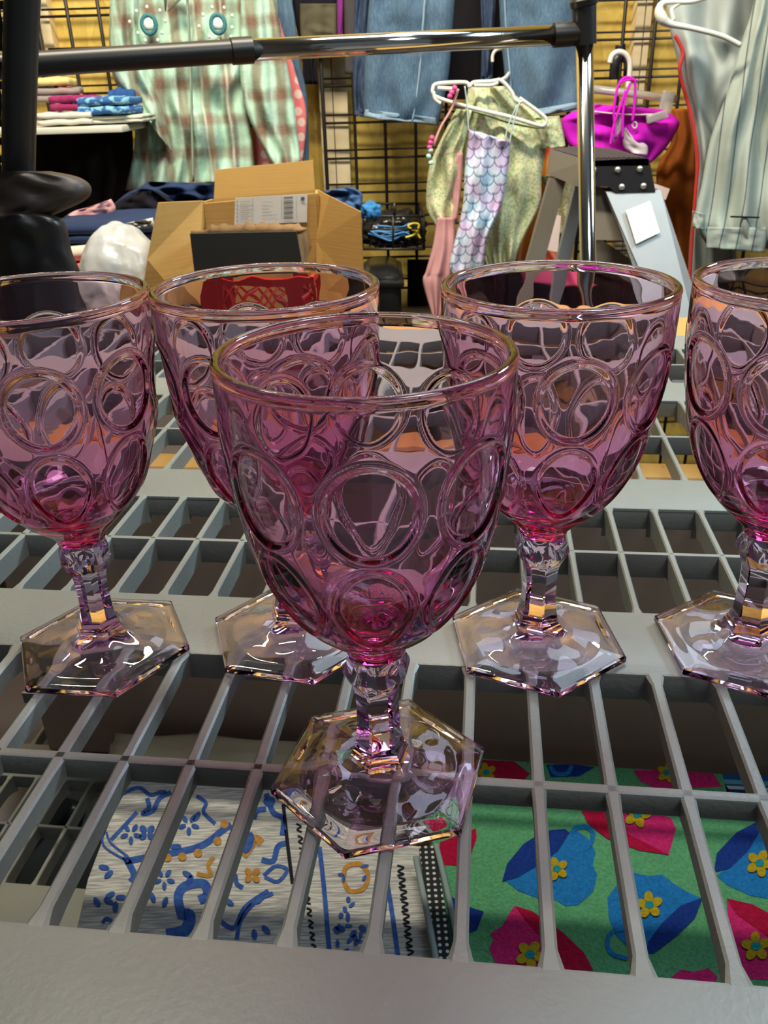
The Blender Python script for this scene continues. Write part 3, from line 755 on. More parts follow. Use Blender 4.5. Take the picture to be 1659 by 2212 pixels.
fold_item('folded_cloth', 105, 0, 2.13, 0.058, 0.06, 0.026, (0.68, 0.64, 0.56), 4, 'off white folded cloth at the bottom left of the wall shelf', 0.1, 2, Zs)
fold_item('folded_blouse', 126, 0, 2.15, 0.035, 0.05, 0.030, (0.36, 0.03, 0.14), 5, 'crimson folded top on the left wall shelf', -0.3, 2, Zs + 0.028)
fold_item('folded_blouse', 92, 0, 2.20, 0.05, 0.05, 0.030, (0.32, 0.26, 0.24), 6, 'grey patterned folded top on the left wall shelf', 0.2, 2, Zs + 0.045)
fold_item('folded_blouse', 92, 0, 2.20, 0.035, 0.05, 0.018, (0.82, 0.66, 0.26), 7, 'yellow folded top, topmost of the pile on the wall shelf', 0.1, 1, Zs + 0.078)
M_SALM = fabric('salmon_cloth', (0.72, 0.20, 0.14))
bm = drape([((104, 165), (132, 165)), ((112, 190), (160, 190)), ((122, 215), (190, 210)), ((140, 235), (230, 222))], 2.30, 0.05, 16, 16, 2, 0.010, 71)
tag(link('salmon_blouse', bm, M_SALM), 'salmon pink top slumped against the grid above the wall shelf', 'top')
M_DKBR = fabric('near_black_brown', (0.018, 0.010, 0.008))
bm = drape([((60, 282), (286, 282)), ((60, 330), (288, 330)), ((60, 380), (282, 380)), ((60, 470), (270, 470))], 2.34, 0.05, 30, 30, 5, 0.010, 72)
tag(link('shade_sheet', bm, M_DKBR), 'nearly black sheet added as shade over the board under the left wall shelf', 'garment')  # dark sheet added for the shaded board below the shelf, not clothing
bm = drape([((640, 118), (690, 118)), ((650, 180), (692, 180)), ((664, 300), (696, 300)), ((672, 420), (700, 420))], 2.41, 0.02, 12, 20, 2, 0.004, 73)

bm.free()

# ------------------------------------------------------------------ tables behind
M_TABLE = plain('dark_table_top', (0.06, 0.045, 0.035), 0.6)
ZT = -0.22
def table(name, label, x0, x1, y0, y1, z, mat, th=0.025):
    tb = empty(name, ((x0 + x1) / 2, (y0 + y1) / 2, ZF), label, 'table')
    bm = bmesh.new(); box2(bm, (x0, y0, z - th), (x1, y1, z), 0.003); link('table_top', bm, mat, tb, True, 30)
    for x in (x0 + 0.03, x1 - 0.03):
        for y in (y0 + 0.03, y1 - 0.03):
            bm = bmesh.new(); box2(bm, (x - 0.02, y - 0.02, ZF), (x + 0.02, y + 0.02, z - th)); link('leg', bm, mat, tb, False)
table('clothes_table', 'dark table behind the shelving unit carrying boxes and clothes', -1.5, -0.08, 1.0, 2.25, ZT, M_TABLE)
M_CARD = None
mt, t = newmat('brown_cardboard'); v = t.obj()
n1 = t.noise(7, 3, v); n2 = t.n('ShaderNodeTexNoise', {'Vector': t.n('ShaderNodeMapping', {'Vector': v, 'Scale': (8, 8, 260)}).outputs[0], 'Scale': 1.0, 'Detail': 2}).outputs[0]
cc = t.mix(n1, (0.44, 0.25, 0.068), (0.57, 0.34, 0.105)); cc = t.mix(t.math('MULTIPLY', n2, 0.25), cc, (0.36, 0.20, 0.07))
cc = t.mix(t.ramp(t.noise(300, 2, v), [(0.68, (0, 0, 0)), (0.74, (0.5, 0.5, 0.5))]), cc, (0.25, 0.13, 0.05))
t.finish(cc, 0.75, 0, n2, 0.2, 0.001, 0.25); M_CARD = mt
table('ochre_bench', 'ochre board bench just behind the back edge of the shelf', 0.006, 1.25, 0.93, 1.085, -0.052, M_CARD, 0.02)

# cardboard box with open flaps
def quadslab(pts, th, mat, name, parent, dirn=(0, 1, 0)):
    bm = bmesh.new(); d = Vector(dirn) * th
    f_ = [bm.verts.new(p) for p in pts]; b_ = [bm.verts.new(Vector(p) + d) for p in pts]
    bm.faces.new(f_); bm.faces.new(b_[::-1]); n = len(pts)
    for k in range(n): bm.faces.new((f_[k], b_[k], b_[(k + 1) % n], f_[(k + 1) % n]))
    return link(name, bm, mat, parent, False)
cb = empty('cardboard_box', P(600, 560, 1.5), 'open brown cardboard box with raised flaps and a white shipping label', 'box')
cb.location.z = ZT
def G(x, y, Y, z=ZT): p = P(x, y, Y); return Vector((p.x, p.y, z))
quadslab([P(440, 440, 1.42), P(682, 418, 1.42), G(682, 418, 1.42), G(440, 440, 1.42)], 0.005, M_CARD, 'front_panel', cb)
quadslab([P(465, 367, 1.66), P(676, 346, 1.66), P(680, 410, 1.655), P(462, 430, 1.655)], 0.005, M_CARD, 'raised_flap', cb)
quadslab([P(462, 430, 1.655), P(680, 410, 1.655), G(680, 410, 1.655), G(462, 430, 1.655)], 0.005, M_CARD, 'back_panel', cb)
quadslab([P(442, 436, 1.425), P(462, 430, 1.65), G(462, 430, 1.65), G(440, 440, 1.425)], 0.005, M_CARD, 'side_panel', cb, (-1, 0, 0))
quadslab([P(681, 418, 1.425), P(681, 410, 1.65), G(681, 410, 1.65), G(681, 418, 1.425)], 0.005, M_CARD, 'side_panel', cb, (1, 0, 0))
quadslab([P(341, 438, 1.34), P(438, 434, 1.415), P(440, 480, 1.41), P(425, 690, 1.34), P(300, 690, 1.30), P(318, 560, 1.31)], 0.005, M_CARD, 'side_flap', cb)
quadslab([P(686, 410, 1.44), P(712, 424, 1.40), P(780, 458, 1.34), P(786, 600, 1.33), P(786, 690, 1.33), P(684, 690, 1.40), P(683, 520, 1.42)], 0.005, M_CARD, 'side_flap', cb)
M_PAPER = plain('white_label_paper', (0.76, 0.74, 0.68), 0.6, 0, 0.03, 8); M_INK = plain('label_ink', (0.12, 0.12, 0.13), 0.7); M_INKL = plain('faint_ink', (0.48, 0.47, 0.46), 0.7)
Yl = 1.4185
lb = quadslab([P(508, 428, Yl), P(664, 419, Yl), P(663, 480, Yl), P(506, 486, Yl)], 0.001, M_PAPER, 'shipping_label', cb); lb['label'] = 'white shipping label'
bm = bmesh.new()
def lq(x0, y0, x1, y1, mi):
    s = -9 / 156
    f_ = [bm.verts.new(P(x, y + s * (x - 508), Yl - 0.0012)) for x, y in ((x0, y0), (x1, y0), (x1, y1), (x0, y1))]; f = bm.faces.new(f_); f.material_index = mi
for k in range(13):
    y0 = 432 + k * 3.7; lq(613, y0, 633, y0 + (1.2 if k % 3 else 2.4), 0)
for k in range(9): lq(519, 436 + k * 4.6, 519 + random.uniform(16, 36), 437.3 + k * 4.6, 1)
for k in range(5): lq(565, 440 + k * 7, 565 + random.uniform(14, 38), 441.2 + k * 7, 1)
lq(545, 430, 546, 478, 1); lq(608, 430, 609, 478, 1); lq(640, 432, 641, 480, 1); lq(650, 434, 658, 442, 0)
for k in range(6): lq(511, 434 + k * 8, 514, 439 + k * 8, 1)
link('label_print', bm, [M_INK, M_INKL], lb, False)

# small dark faced box with torn top
M_DARKB = plain('dark_grey_card', (0.045, 0.050, 0.042), 0.8, 0, 0.2, 12); M_TORN = plain('torn_card_edge', (0.26, 0.14, 0.055), 0.9, 0, 0.3, 60, 0.6, 0.004)
db = empty('dark_box', P(530, 590, 1.2), 'dark grey faced cardboard box with torn brown top on the red basket', 'box')
zb0 = P(530, 592, 1.2).z
quadslab([P(410, 505, 1.17), P(640, 500, 1.17), P(651, 560, 1.17), G(648, 590, 1.17, zb0), G(420, 590, 1.17, zb0)], 0.004, M_DARKB, 'front_panel', db)
bm = bmesh.new()
prev = None
for k in range(41):
    u = k / 40; x = 412 + 236 * u
    base = P(x, 505 - 5 * u, 1.178); d = 0.003 + 0.010 * abs(noise.noise(Vector((u * 9, 3, 1)))) + (0.005 if 0.15 < u < 0.95 else 0)
    top = base + Vector((0.01 * u, 0.05 * d / 0.02 * 0.4, d)); cur = (bm.verts.new(base), bm.verts.new(top), bm.verts.new(top + Vector((0, 0.004, -0.002))), bm.verts.new(base + Vector((0, 0.004, -0.004))))
    if prev:
        for q in range(4): bm.faces.new((prev[q], prev[(q + 1) % 4], cur[(q + 1) % 4], cur[q]))
    else: bm.faces.new(cur)
    prev = cur
bm.faces.new(prev)
link('torn_top', bm, M_TORN, db)
quadslab([P(640, 500, 1.172), P(664, 492, 1.40), G(680, 640, 1.40, zb0), G(649, 590, 1.172, zb0)], 0.004, M_TORN, 'side_panel', db, (-1, 0, 0))
quadslab([P(411, 505, 1.175), P(448, 498, 1.40), G(448, 590, 1.40, zb0), G(421, 590, 1.175, zb0)], 0.004, M_TORN, 'side_panel', db, (1, 0, 0))

# red lattice basket
M_REDP = plain('red_plastic', (0.50, 0.018, 0.015), 0.35, 0, 0.1)
rb = empty('red_basket', P(560, 640, 1.2), 'red plastic lattice basket under the dark box', 'basket'); rb.location.z = ZT
Yb = 1.14; xl = P(420, 620, Yb).x; xr = P(690, 620, Yb).x; zt_ = zb0 - 0.003
bm = bmesh.new()
for (yy) in (Yb, Yb + 0.12):
    box2(bm, (xl, yy, zt_ - 0.012), (xr, yy + 0.006, zt_)); box2(bm, (xl, yy, ZT), (xr, yy + 0.006, ZT + 0.02))
for xx in (xl, xr - 0.006):
    box2(bm, (xx, Yb, zt_ - 0.012), (xx + 0.006, Yb + 0.12, zt_)); box2(bm, (xx, Yb, ZT), (xx + 0.006, Yb + 0.12, ZT + 0.02))
for (xa, xb_) in ((xl, xl + 0.028), (P(620, 620, Yb).x, P(662, 620, Yb).x), (xr - 0.006, xr)):
    box2(bm, (xa, Yb, ZT), (xb_, Yb + 0.005, zt_)); box2(bm, (xa, Yb + 0.115, ZT), (xb_, Yb + 0.12, zt_))
box2(bm, (xl, Yb, ZT), (xr, Yb + 0.12, ZT + 0.004))
link('rim_and_frame', bm, M_REDP, rb, False)
bm = bmesh.new()
H_ = zt_ - ZT; st = 0.017
n_ = int((xr - xl + H_) / st)
for s_ in (-1, 1):
    for k in range(n_ + 1):
        xs = xl - H_ * 0.7 + k * st if s_ == 1 else xl + k * st
        p0 = Vector((xs, Yb + 0.003, ZT + 0.01)); p1 = Vector((xs + s_ * H_ * 0.7, Yb + 0.003, zt_ - 0.006))
        def clipx(p0, p1):
            a, b = p0.copy(), p1.copy()
            for lim, sg in ((xl, 1), (xr, -1)):
                for (q, o_) in ((a, b), (b, a)):
                    if (q.x - lim) * sg < 0:
                        if abs(o_.x - q.x) < 1e-9 or (o_.x - lim) * sg <= 0: return None
                        t_ = (lim - q.x) / (o_.x - q.x); q.xyz = q.lerp(o_, t_)
            return a, b
        c_ = clipx(p0, p1)
        if c_ and (c_[0] - c_[1]).length > 0.01: tube(bm, c_, 0.0024, 6)
link('lattice_side', bm, M_REDP, rb)

# white plastic bag
mt, t = newmat('white_plastic_film'); v = t.obj(); bb = t.finish((0.44, 0.44, 0.43), 0.28, 0, t.noise(11, 3, v, 0.5), 0.6, 0.02, 0.5); M_BAG = mt
bm = bmesh.new(); c = P(265, 570, 1.38); lump(bm, Vector((c.x, c.y, (ZT + P(265, 470, 1.38).z) / 2 - 0.01)), (0.075, 0.085, (P(265, 478, 1.38).z - ZT) / 2 + 0.012), 4, 0.11, 0, 5, 1.5)
tag(link('plastic_bag', bm, M_BAG), 'white translucent plastic bag bulging left of the cardboard box', 'bag')
# clothes heaps on the table
def heap(name, px, py, Y, s, c, seed, lab, cat='clothes', grp='clothes heaped on the table', mat=None, amp=0.3):
    bm = bmesh.new(); p = P(px, py, Y); lump(bm, p, s, seed, amp, 0, 4, 2.8)
    return tag(link(name, bm, mat or fabric(name + '_fabric', c, None, 25)), lab, cat, grp)
zz = ZT
fold_item('folded_clothes', 215, 0, 1.62, 0.12, 0.10, 0.10, (0.60, 0.55, 0.45), 10, 'cream folded clothes at the bottom of the table pile', 0.1, 3, ZT + 0.002, 'clothes piled on the table')
fold_item('folded_clothes', 195, 0, 1.62, 0.10, 0.10, 0.045, (0.34, 0.55, 0.22), 11, 'lime green folded cloth in the table pile left of the white bag', 0.15, 2, ZT + 0.105, 'clothes piled on the table')
fold_item('folded_clothes', 200, 0, 1.60, 0.10, 0.10, 0.030, (0.72, 0.12, 0.16), 12, 'coral red folded cloth in the table pile above the lime one', -0.1, 1, ZT + 0.152, 'clothes piled on the table')
fold_item('folded_clothes', 215, 0, 1.62, 0.12, 0.10, 0.022, (0.74, 0.58, 0.46), 13, 'peach folded cloth in the table pile under the navy one', 0.0, 1, ZT + 0.184, 'clothes piled on the table')
fold_item('folded_clothes', 250, 0, 1.66, 0.17, 0.11, 0.030, None, 14, 'dark navy folded garment spread across the table pile', 0.0, 2, ZT + 0.208, 'clothes piled on the table', mat=M_NAVY)
bm = drape([((190, 448), (240, 430)), ((160, 456), (250, 450)), ((140, 470), (240, 470))], 1.72, 0.03, 16, 12, 2, 0.006, 80)
tag(link('pink_cloth', bm, M_PINK), 'rose pink cloth lying over the pile right of the chair arm', 'cloth')
nv_ = empty('navy_jacket', P(350, 440, 1.85), 'navy blue jacket slumped behind the cardboard box', 'jacket')
bm = drape([((320, 392), (468, 396)), ((300, 405), (470, 420)), ((270, 420), (472, 450)), ((230, 455), (474, 500))], 1.86, 0.08, 30, 24, 2, 0.02, 81, wob=0.03)
link('jacket_body', bm, M_NAVY, nv_)
bm = drape([((300, 415), (340, 412)), ((262, 430), (400, 450)), ((238, 452), (425, 478)), ((232, 470), (420, 500))], 1.80, 0.04, 30, 24, 2, 0.01, 82)
link('lining', bm, M_BLACKCL, nv_)
M_BLUEC = fabric('mid_blue_cloth', (0.06, 0.12, 0.26))
bm = drape([((700, 412), (762, 404)), ((704, 425), (782, 418)), ((720, 442), (782, 440)), ((760, 462), (778, 460))], 1.9, 0.06, 20, 16, 2, 0.008, 83, wob=0.02)
tag(link('blue_cloth', bm, M_BLUEC), 'blue garment slumped behind the right flap of the cardboard box', 'cloth')
heap('blue_pompom_hat', 800, 456, 1.95, (0.022, 0.02, 0.02), (0.05, 0.22, 0.50), 3, 'bright blue knitted ball beside the wire basket', 'hat', None)
# stray pale clothes
bm = drape([((272, 482), (330, 470)), ((280, 492), (335, 490))], 1.5, 0.02, 14, 6, 3, 0.006, 84, wob=0.02)
tag(link('white_lace', bm, fabric('lace', (0.6, 0.56, 0.5))), 'white lacy cloth peeking out above the plastic bag', 'cloth')

# wire basket on the grid
wb = empty('wire_basket', P(862, 540, 2.25), 'black wire basket hooked on the grid with bagged rope inside', 'basket')
bm = bmesh.new(); y0, y1 = 2.18, 2.42
def ringz(py):
    a = P(782, py, y0); b = P(916, py, y0); z = a.z
    return [Vector((a.x, y0, z)), Vector((b.x, y0, b.z)), Vector((b.x, y1, b.z)), Vector((a.x, y1, z))]
for py in (467, 495, 538):
    q = ringz(py); 
    for k in range(4): tube(bm, [q[k], q[(k + 1) % 4]], 0.0035 if py != 495 else 0.002, 6)
qa, qb = ringz(467), ringz(538)
for k in range(4):
    for s in range(3 if k % 2 == 0 else 4):
        u = s / (2 if k % 2 == 0 else 3); tube(bm, [qa[k].lerp(qa[(k + 1) % 4], u), qb[k].lerp(qb[(k + 1) % 4], u)], 0.0032, 6)
for s in range(9):
    tube(bm, [qb[0].lerp(qb[1], s / 8), qb[3].lerp(qb[2], s / 8)], 0.0022, 6)
tube(bm, [P(852, 468, y0), P(852, 438, y0)], 0.004, 6)
link('basket_frame', bm, M_WIRE, wb)
M_BLKFILM = plain('black_plastic_film', (0.012, 0.012, 0.014), 0.22, 0, 0.2, 20, 0.8, 0.01)
bm = bmesh.new(); c = P(850, 512, 2.3); lump(bm, Vector((c.x, 2.30, c.z + 0.015)), (0.083, 0.09, 0.05), 9, 0.25, 0, 5, 3.5)
tag(link('black_plastic_bag', bm, M_BLKFILM), 'black plastic bag stuffed in the wire basket', 'bag')
M_YEL = plain('yellow_cord', (0.75, 0.60, 0.02), 0.5); M_BLUR = plain('blue_cord', (0.06, 0.25, 0.55), 0.5)
bm = bmesh.new()
for k in range(7):
    pts = [(795 + 3 * k, 505 - 3 * k + 4 * (k % 2)), (820, 512 - 4 * k + 3 * (k % 3)), (845, 520 - 5 * k), (870, 508 - 3 * k + 5 * (k % 2)), (885, 518 - 6 * k)]
    tube(bm, smoothpath([P(x, y, 2.192 + 0.002 * k) for x, y in pts], 5), 0.0024, 6)
tag(link('blue_rope', bm, M_BLUR), 'blue rope coiled in the wire basket', 'rope')
bm = bmesh.new(); tube(bm, smoothpath([P(x, y, 2.188) for x, y in ((876, 513), (892, 508), (902, 498), (890, 496), (882, 488), (894, 482), (905, 486), (902, 502), (908, 515))], 5), 0.0030, 6)
tag(link('yellow_rope', bm, M_YEL), 'yellow rope loop in the wire basket', 'rope')
bm = bmesh.new(); a = P(786, 575, 2.1); b = P(880, 668, 2.1)
M_BIN = plain('glossy_black_plastic', (0.012, 0.012, 0.012), 0.25, 0, 0.1)
box2(bm, (a.x, 2.05, b.z - 0.05), (P(866, 620, 2.1).x, 2.3, P(820, 585, 2.1).z), 0.02)
box2(bm, (a.x - 0.004, 2.04, P(820, 612, 2.1).z), (P(872, 620, 2.1).x, 2.31, P(820, 598, 2.1).z), 0.006)
tb2 = tag(link('black_bin', bm, M_BIN, None, True, 40), 'glossy black plastic bin below the wire basket', 'bin')
lowt = P(820, 700, 2.1).z
table('low_table', 'low dark table under the black bin by the wall', 0.0, 0.26, 1.95, 2.35, b.z - 0.052, M_TABLE)
bm = drape([((880, 560), (1130, 560)), ((880, 640), (1500, 640)), ((880, 760), (1500, 760))], 2.40, 0.03, 30, 20, 6, 0.012, 85)
tag(link('dark_drape', bm, M_DKBR), 'very dark cloth hanging low behind the swimsuits', 'cloth')

# ------------------------------------------------------------------ step ladder
M_ALU = plain('dull_aluminium', (0.42, 0.43, 0.43), 0.45, 0.35, 0.08, 25); M_TAUPE = plain('weathered_steel', (0.24, 0.21, 0.165), 0.55, 0.2, 0.1, 25)
M_BLKP = plain('black_cap_plastic', (0.016, 0.014, 0.016), 0.5, 0, 0.1, 90); M_RIVET = plain('rivet_metal', (0.75, 0.73, 0.62), 0.25, 0.8)
ld = empty('step_ladder', (P(1300, 500, 1.8).x, 1.85, ZF), 'aluminium step ladder with black riveted cap behind the chrome pole', 'ladder')
Yc = 1.74
quadslab([P(1268, 348, Yc), P(1398, 341, Yc), P(1403, 346, Yc), P(1416, 414, Yc), P(1330, 416, Yc), P(1316, 404, Yc), P(1268, 402, Yc)], 0.012, M_BLKP, 'cap_front', ld)
bm = bmesh.new()
tp = [P(1190, 322, 1.80), P(1268, 345, Yc), P(1402, 343, Yc), P(1330, 322, 1.90), P(1255, 314, 1.93)]
f_ = [bm.verts.new(p) for p in tp]; b_ = [bm.verts.new(p + Vector((0, 0, -0.012))) for p in tp]
bm.faces.new(f_); bm.faces.new(b_[::-1])
for k in range(5): bm.faces.new((f_[k], b_[k], b_[(k + 1) % 5], f_[(k + 1) % 5]))
for k in range(12):
    u = (k + .5) / 12; a_ = tp[0].lerp(tp[4], u); b2 = tp[1].lerp(tp[2], u) if k < 12 else None
    tube(bm, [a_.lerp(b2, 0.08) + Vector((0, 0, 0.001)), a_.lerp(b2, 0.95) + Vector((0, 0, 0.001))], 0.0016, 5)
link('cap_top', bm, plain('cap_tread', (0.06, 0.045, 0.05), 0.6), ld, False)
quadslab([P(1190, 322, 1.80), P(1270, 346, Yc - 0.002), P(1270, 412, Yc - 0.002), P(1236, 398, 1.76), P(1182, 376, 1.80)], 0.01, M_TAUPE, 'cap_side', ld)
for (x, y) in ((1282, 367), (1334, 367), (1382, 365), (1343, 404), (1390, 402)):
    bm = bmesh.new(); lump(bm, P(x, y, Yc), (0.0065, 0.005, 0.0065), 1, 0.0, 0, 2); link('rivet', bm, M_RIVET, ld)
def plank(name, p0, p1, w0, w1, Y0, Y1, mat, th=0.02, lip=True):
    """channel section leg"""
    a, b = P(*p0, Y0), P(*p1, Y1)
    t_ = (ZF - a.z) / (b.z - a.z) if b.z < a.z else 1
    wA = w0 * Y0 / F * 1.12; wB = w1 * Y1 / F * 1.12
    bm = bmesh.new()
    d = b - a; e = a + d * t_; wE = wA + (wB - wA) * t_
    wE = min(wE, wB * 1.8)
    rows = []
    for q, ww in ((a, wA), (e, wE)):
        x = ww / 2; k = 0.004
        rows.append([bm.verts.new(q + Vector(v_)) for v_ in ((-x, 0, 0), (x, 0, 0), (x, th, 0), (x - k, th, 0), (x - k, k, 0), (-x + k, k, 0), (-x + k, th, 0), (-x, th, 0))])
    for k in range(8): bm.faces.new((rows[0][k], rows[0][(k + 1) % 8], rows[1][(k + 1) % 8], rows[1][k]))
    bm.faces.new(rows[0]); bm.faces.new(rows[1])
    return link(name, bm, mat, ld, False)
fr_ = plank('front_rail', (1368, 412), (1432, 600), 100, 74, Yc + 0.004, Yc - 0.07, M_ALU, 0.03)
plank('rear_rail', (1206, 385), (1150, 590), 30, 34, 1.79, 1.80, M_TAUPE)
plank('rear_rail', (1255, 400), (1212, 590), 20, 30, 1.86, 1.90, M_ALU)
quadslab([P(1268, 402, Yc + 0.03), P(1322, 406, Yc + 0.03), P(1372, 520, Yc + 0.01), P(1282, 518, Yc + 0.01)], 0.004, M_TAUPE, 'spreader_plate', ld)
quadslab([P(1275, 505, Yc + 0.05), P(1300, 518, Yc + 0.05), P(1400, 585, Yc + 0.03), P(1395, 640, Yc + 0.03), P(1262, 560, Yc + 0.05)], 0.01, M_TAUPE, 'step', ld)
def YL(py): return Yc - 0.003 - 0.074 * (py - 412) / 188
lb2 = quadslab([P(1352, 455, YL(455)), P(1405, 434, YL(434)), P(1426, 502, YL(502)), P(1374, 527, YL(527))], 0.0015, M_PAPER, 'blank_label', ld); lb2['label'] = 'blank white label'

# ------------------------------------------------------------------ garment rack
mt, t = newmat('chrome'); t.finish((0.82, 0.80, 0.76), 0.10, 1.0); M_CHR = mt
M_BPL = plain('black_plastic', (0.015, 0.014, 0.014), 0.38, 0, 0.1)
Yr = 1.30
pt = P(1262, 60, Yr); pb = P(1270, 560, Yr)
rk = empty('garment_rack', (pb.x, Yr, ZF), 'chrome garment rack with black fittings crossing in front of the clothes', 'rack')
bot = pt + (pb - pt) * ((ZF + 0.03 - pt.z) / (pb.z - pt.z))
bm = bmesh.new(); tube(bm, [pt, bot], 0.0118, 28); link('upright_pole', bm, M_CHR, rk)
l0 = P(545, 108, 1.22); l1 = P(1205, 76, Yr)
bm = bmesh.new(); tube(bm, [l0 - (l1 - l0) * 0.02, l1], 0.0125, 28); link('hanging_rod', bm, M_CHR, rk)
bl = P(70, 139, 1.14)
bm = bmesh.new(); tube(bm, [bl - (l0 - bl) * 0.45, l0 - (l0 - bl) * 0.1], 0.0138, 24); tube(bm, [l0 - (l0 - bl) * 0.105, l0 - (l0 - bl) * 0.1, l0], [0.0138, 0.0156, 0.0156], 24); link('rod_sleeve', bm, M_BPL, rk, True, 20)
bm = bmesh.new()
c0 = P(1262, 12, Yr); c1 = P(1263, 97, Yr)
tube(bm, [c0, c1], 0.0158, 24); tube(bm, [l1 - (l1 - l0) * 0.015, P(1232, 74, Yr), P(1262, 72, Yr)], [0.0150, 0.0150, 0.012], 20)
tube(bm, [P(1261, -12, Yr), P(1261, 2, Yr), P(1262, 14, Yr)], [0.014, 0.0185, 0.0175], 24)
link('corner_fitting', bm, M_BPL, rk, True, 25)
bm = bmesh.new(); tube(bm, [(bot.x, Yr - 0.25, ZF + 0.02), (bot.x, Yr + 0.25, ZF + 0.02)], 0.012, 12); tube(bm, [(bot.x, Yr, ZF + 0.02), bot], 0.013, 12); link('base_foot', bm, M_BPL, rk)

# ------------------------------------------------------------------ office chair at left
mt, t = newmat('black_mesh_fabric'); v = t.obj()
mp = t.n('ShaderNodeMapping', {'Vector': v, 'Scale': (200, 200, 200)}).outputs[0]
sx = t.n('ShaderNodeSeparateXYZ', {0: mp})
hx = t.math('ABSOLUTE', t.math('SINE', sx.outputs[0])); hz = t.math('ABSOLUTE', t.math('SINE', sx.outputs[2]))
hole = t.math('MULTIPLY', t.math('GREATER_THAN', hx, 0.62), t.math('GREATER_THAN', hz, 0.62))
pr_ = t.n('ShaderNodeBsdfPrincipled', {'Base Color': (0.012, 0.012, 0.012, 1), 'Roughness': 0.8})
tr_ = t.n('ShaderNodeBsdfTransparent'); mx = t.n('ShaderNodeMixShader', {0: hole, 1: pr_.outputs[0], 2: tr_.outputs[0]})
o_ = t.n('ShaderNodeOutputMaterial'); t.t.links.new(mx.outputs[0], o_.inputs[0]); M_MESH = mt
oc = empty('office_chair', (-0.62, 0.95, ZF), 'black mesh office chair cut off by the left edge', 'chair')
bm = bmesh.new(); tube(bm, smoothpath([P(52, -90, 0.86), P(46, 60, 0.86), P(42, 220, 0.86), P(40, 400, 0.87), P(40, 620, 0.9)], 6), 0.0150, 14); link('back_frame', bm, M_BPL, oc)
bm = bmesh.new(); quad = [P(-260, -80, 0.90), P(32, -80, 0.87), P(26, 380, 0.88), P(-260, 380, 0.91)]
f_ = [bm.verts.new(p) for p in quad]; bm.faces.new(f_); link('mesh_back', bm, M_MESH, oc)
M_LEATHER = plain('black_brown_vinyl', (0.06, 0.042, 0.036), 0.5, 0, 0.1, 60)
bm = drape([((-30, 370), (110, 370)), ((-30, 382), (168, 382)), ((-30, 405), (196, 402)), ((-30, 435), (190, 428)), ((-30, 458), (140, 454)), ((-30, 476), (100, 470))], 0.86, 0.07, 24, 24, 1, 0.004, 90)
link('arm_pad', bm, M_LEATHER, oc)
bm = drape([((-30, 470), (90, 458)), ((-30, 500), (138, 478)), ((-20, 560), (156, 545)), ((-10, 620), (178, 600)), ((0, 720), (200, 700))], 0.84, 0.05, 20, 20, 1, 0.002, 91)
link('arm_support', bm, M_BPL, oc)
bm = bmesh.new(); box(bm, (-0.66, 0.80, -0.52), (0.50, 0.42, 0.08), None, 0.03); link('seat', bm, M_LEATHER, oc)
bm = bmesh.new(); tube(bm, [(-0.66, 0.86, -0.55), (-0.66, 0.86, ZF + 0.08)], 0.03, 16); link('gas_column', bm, M_BPL, oc)
for k in range(5):
    a = k * 2 * math.pi / 5
    bm = bmesh.new(); e = Vector((-0.66 + 0.26 * math.cos(a), 0.86 + 0.26 * math.sin(a), ZF + 0.06)); tube(bm, [(-0.66, 0.86, ZF + 0.10), e], [0.03, 0.018], 10); tube(bm, [e + Vector((0, -0.012, -0.03)), e + Vector((0, 0.012, -0.03))], 0.03, 14); link('base_leg', bm, M_BPL, oc)

# ------------------------------------------------------------------ cloths on the lower shelf
ZL = -0.33
def flatcloth(px_poly, z, th, mats, name, label, cat, motifs=(), bump_seed=0):
    """folded flat cloth lying at height z; printed motifs are faces of the same mesh"""
    bm = bmesh.new()
    top = [bm.verts.new(PZ(x, y, z)) for x, y in px_poly]; bot = [bm.verts.new(v_.co - Vector((0, 0, th))) for v_ in top]
    bm.faces.new(top); bm.faces.new(bot[::-1]); n = len(top)
    for k in range(n): bm.faces.new((top[k], bot[k], bot[(k + 1) % n], top[(k + 1) % n]))
    return bm
def poly(bm, pts, z, mi, dz):
    f = bm.faces.new([bm.verts.new(PZ(x, y, z) + Vector((0, 0, dz))) for x, y in pts]); f.material_index = mi
    f.normal_update()
    if f.normal.z < 0: f.normal_flip()
def stroke(bm, pts, wd, z, mi, dz, closed=False):
    q = [(p.x, p.y) for p in smoothpath([Vector((*p, 0)) for p in pts], 6)]
    L_ = []; R_ = []
    for i in range(len(q)):
        a = q[max(i - 1, 0)]; b = q[min(i + 1, len(q) - 1)]; dx, dy = b[0] - a[0], b[1] - a[1]; l = math.hypot(dx, dy) or 1
        nx, ny = -dy / l * wd / 2, dx / l * wd / 2
        L_.append(bm.verts.new(PZ(q[i][0] + nx, q[i][1] + ny, z) + Vector((0, 0, dz)))); R_.append(bm.verts.new(PZ(q[i][0] - nx, q[i][1] - ny, z) + Vector((0, 0, dz))))
    for i in range(len(q) - 1):
        f = bm.faces.new((L_[i], L_[i + 1], R_[i + 1], R_[i])); f.material_index = mi; f.normal_update()
        if f.normal.z < 0: f.normal_flip()
def blob(cx_, cy_, rx, ry, rot=0, n=18, lob=0, la=0.0):
    o = []
    for k in range(n):
        a = 2 * math.pi * k / n; r = 1 + la * math.cos(lob * a)
        x, y = rx * r * math.cos(a), ry * r * math.sin(a); o.append((cx_ + x * math.cos(rot) - y * math.sin(rot), cy_ + x * math.sin(rot) + y * math.cos(rot)))
    return o
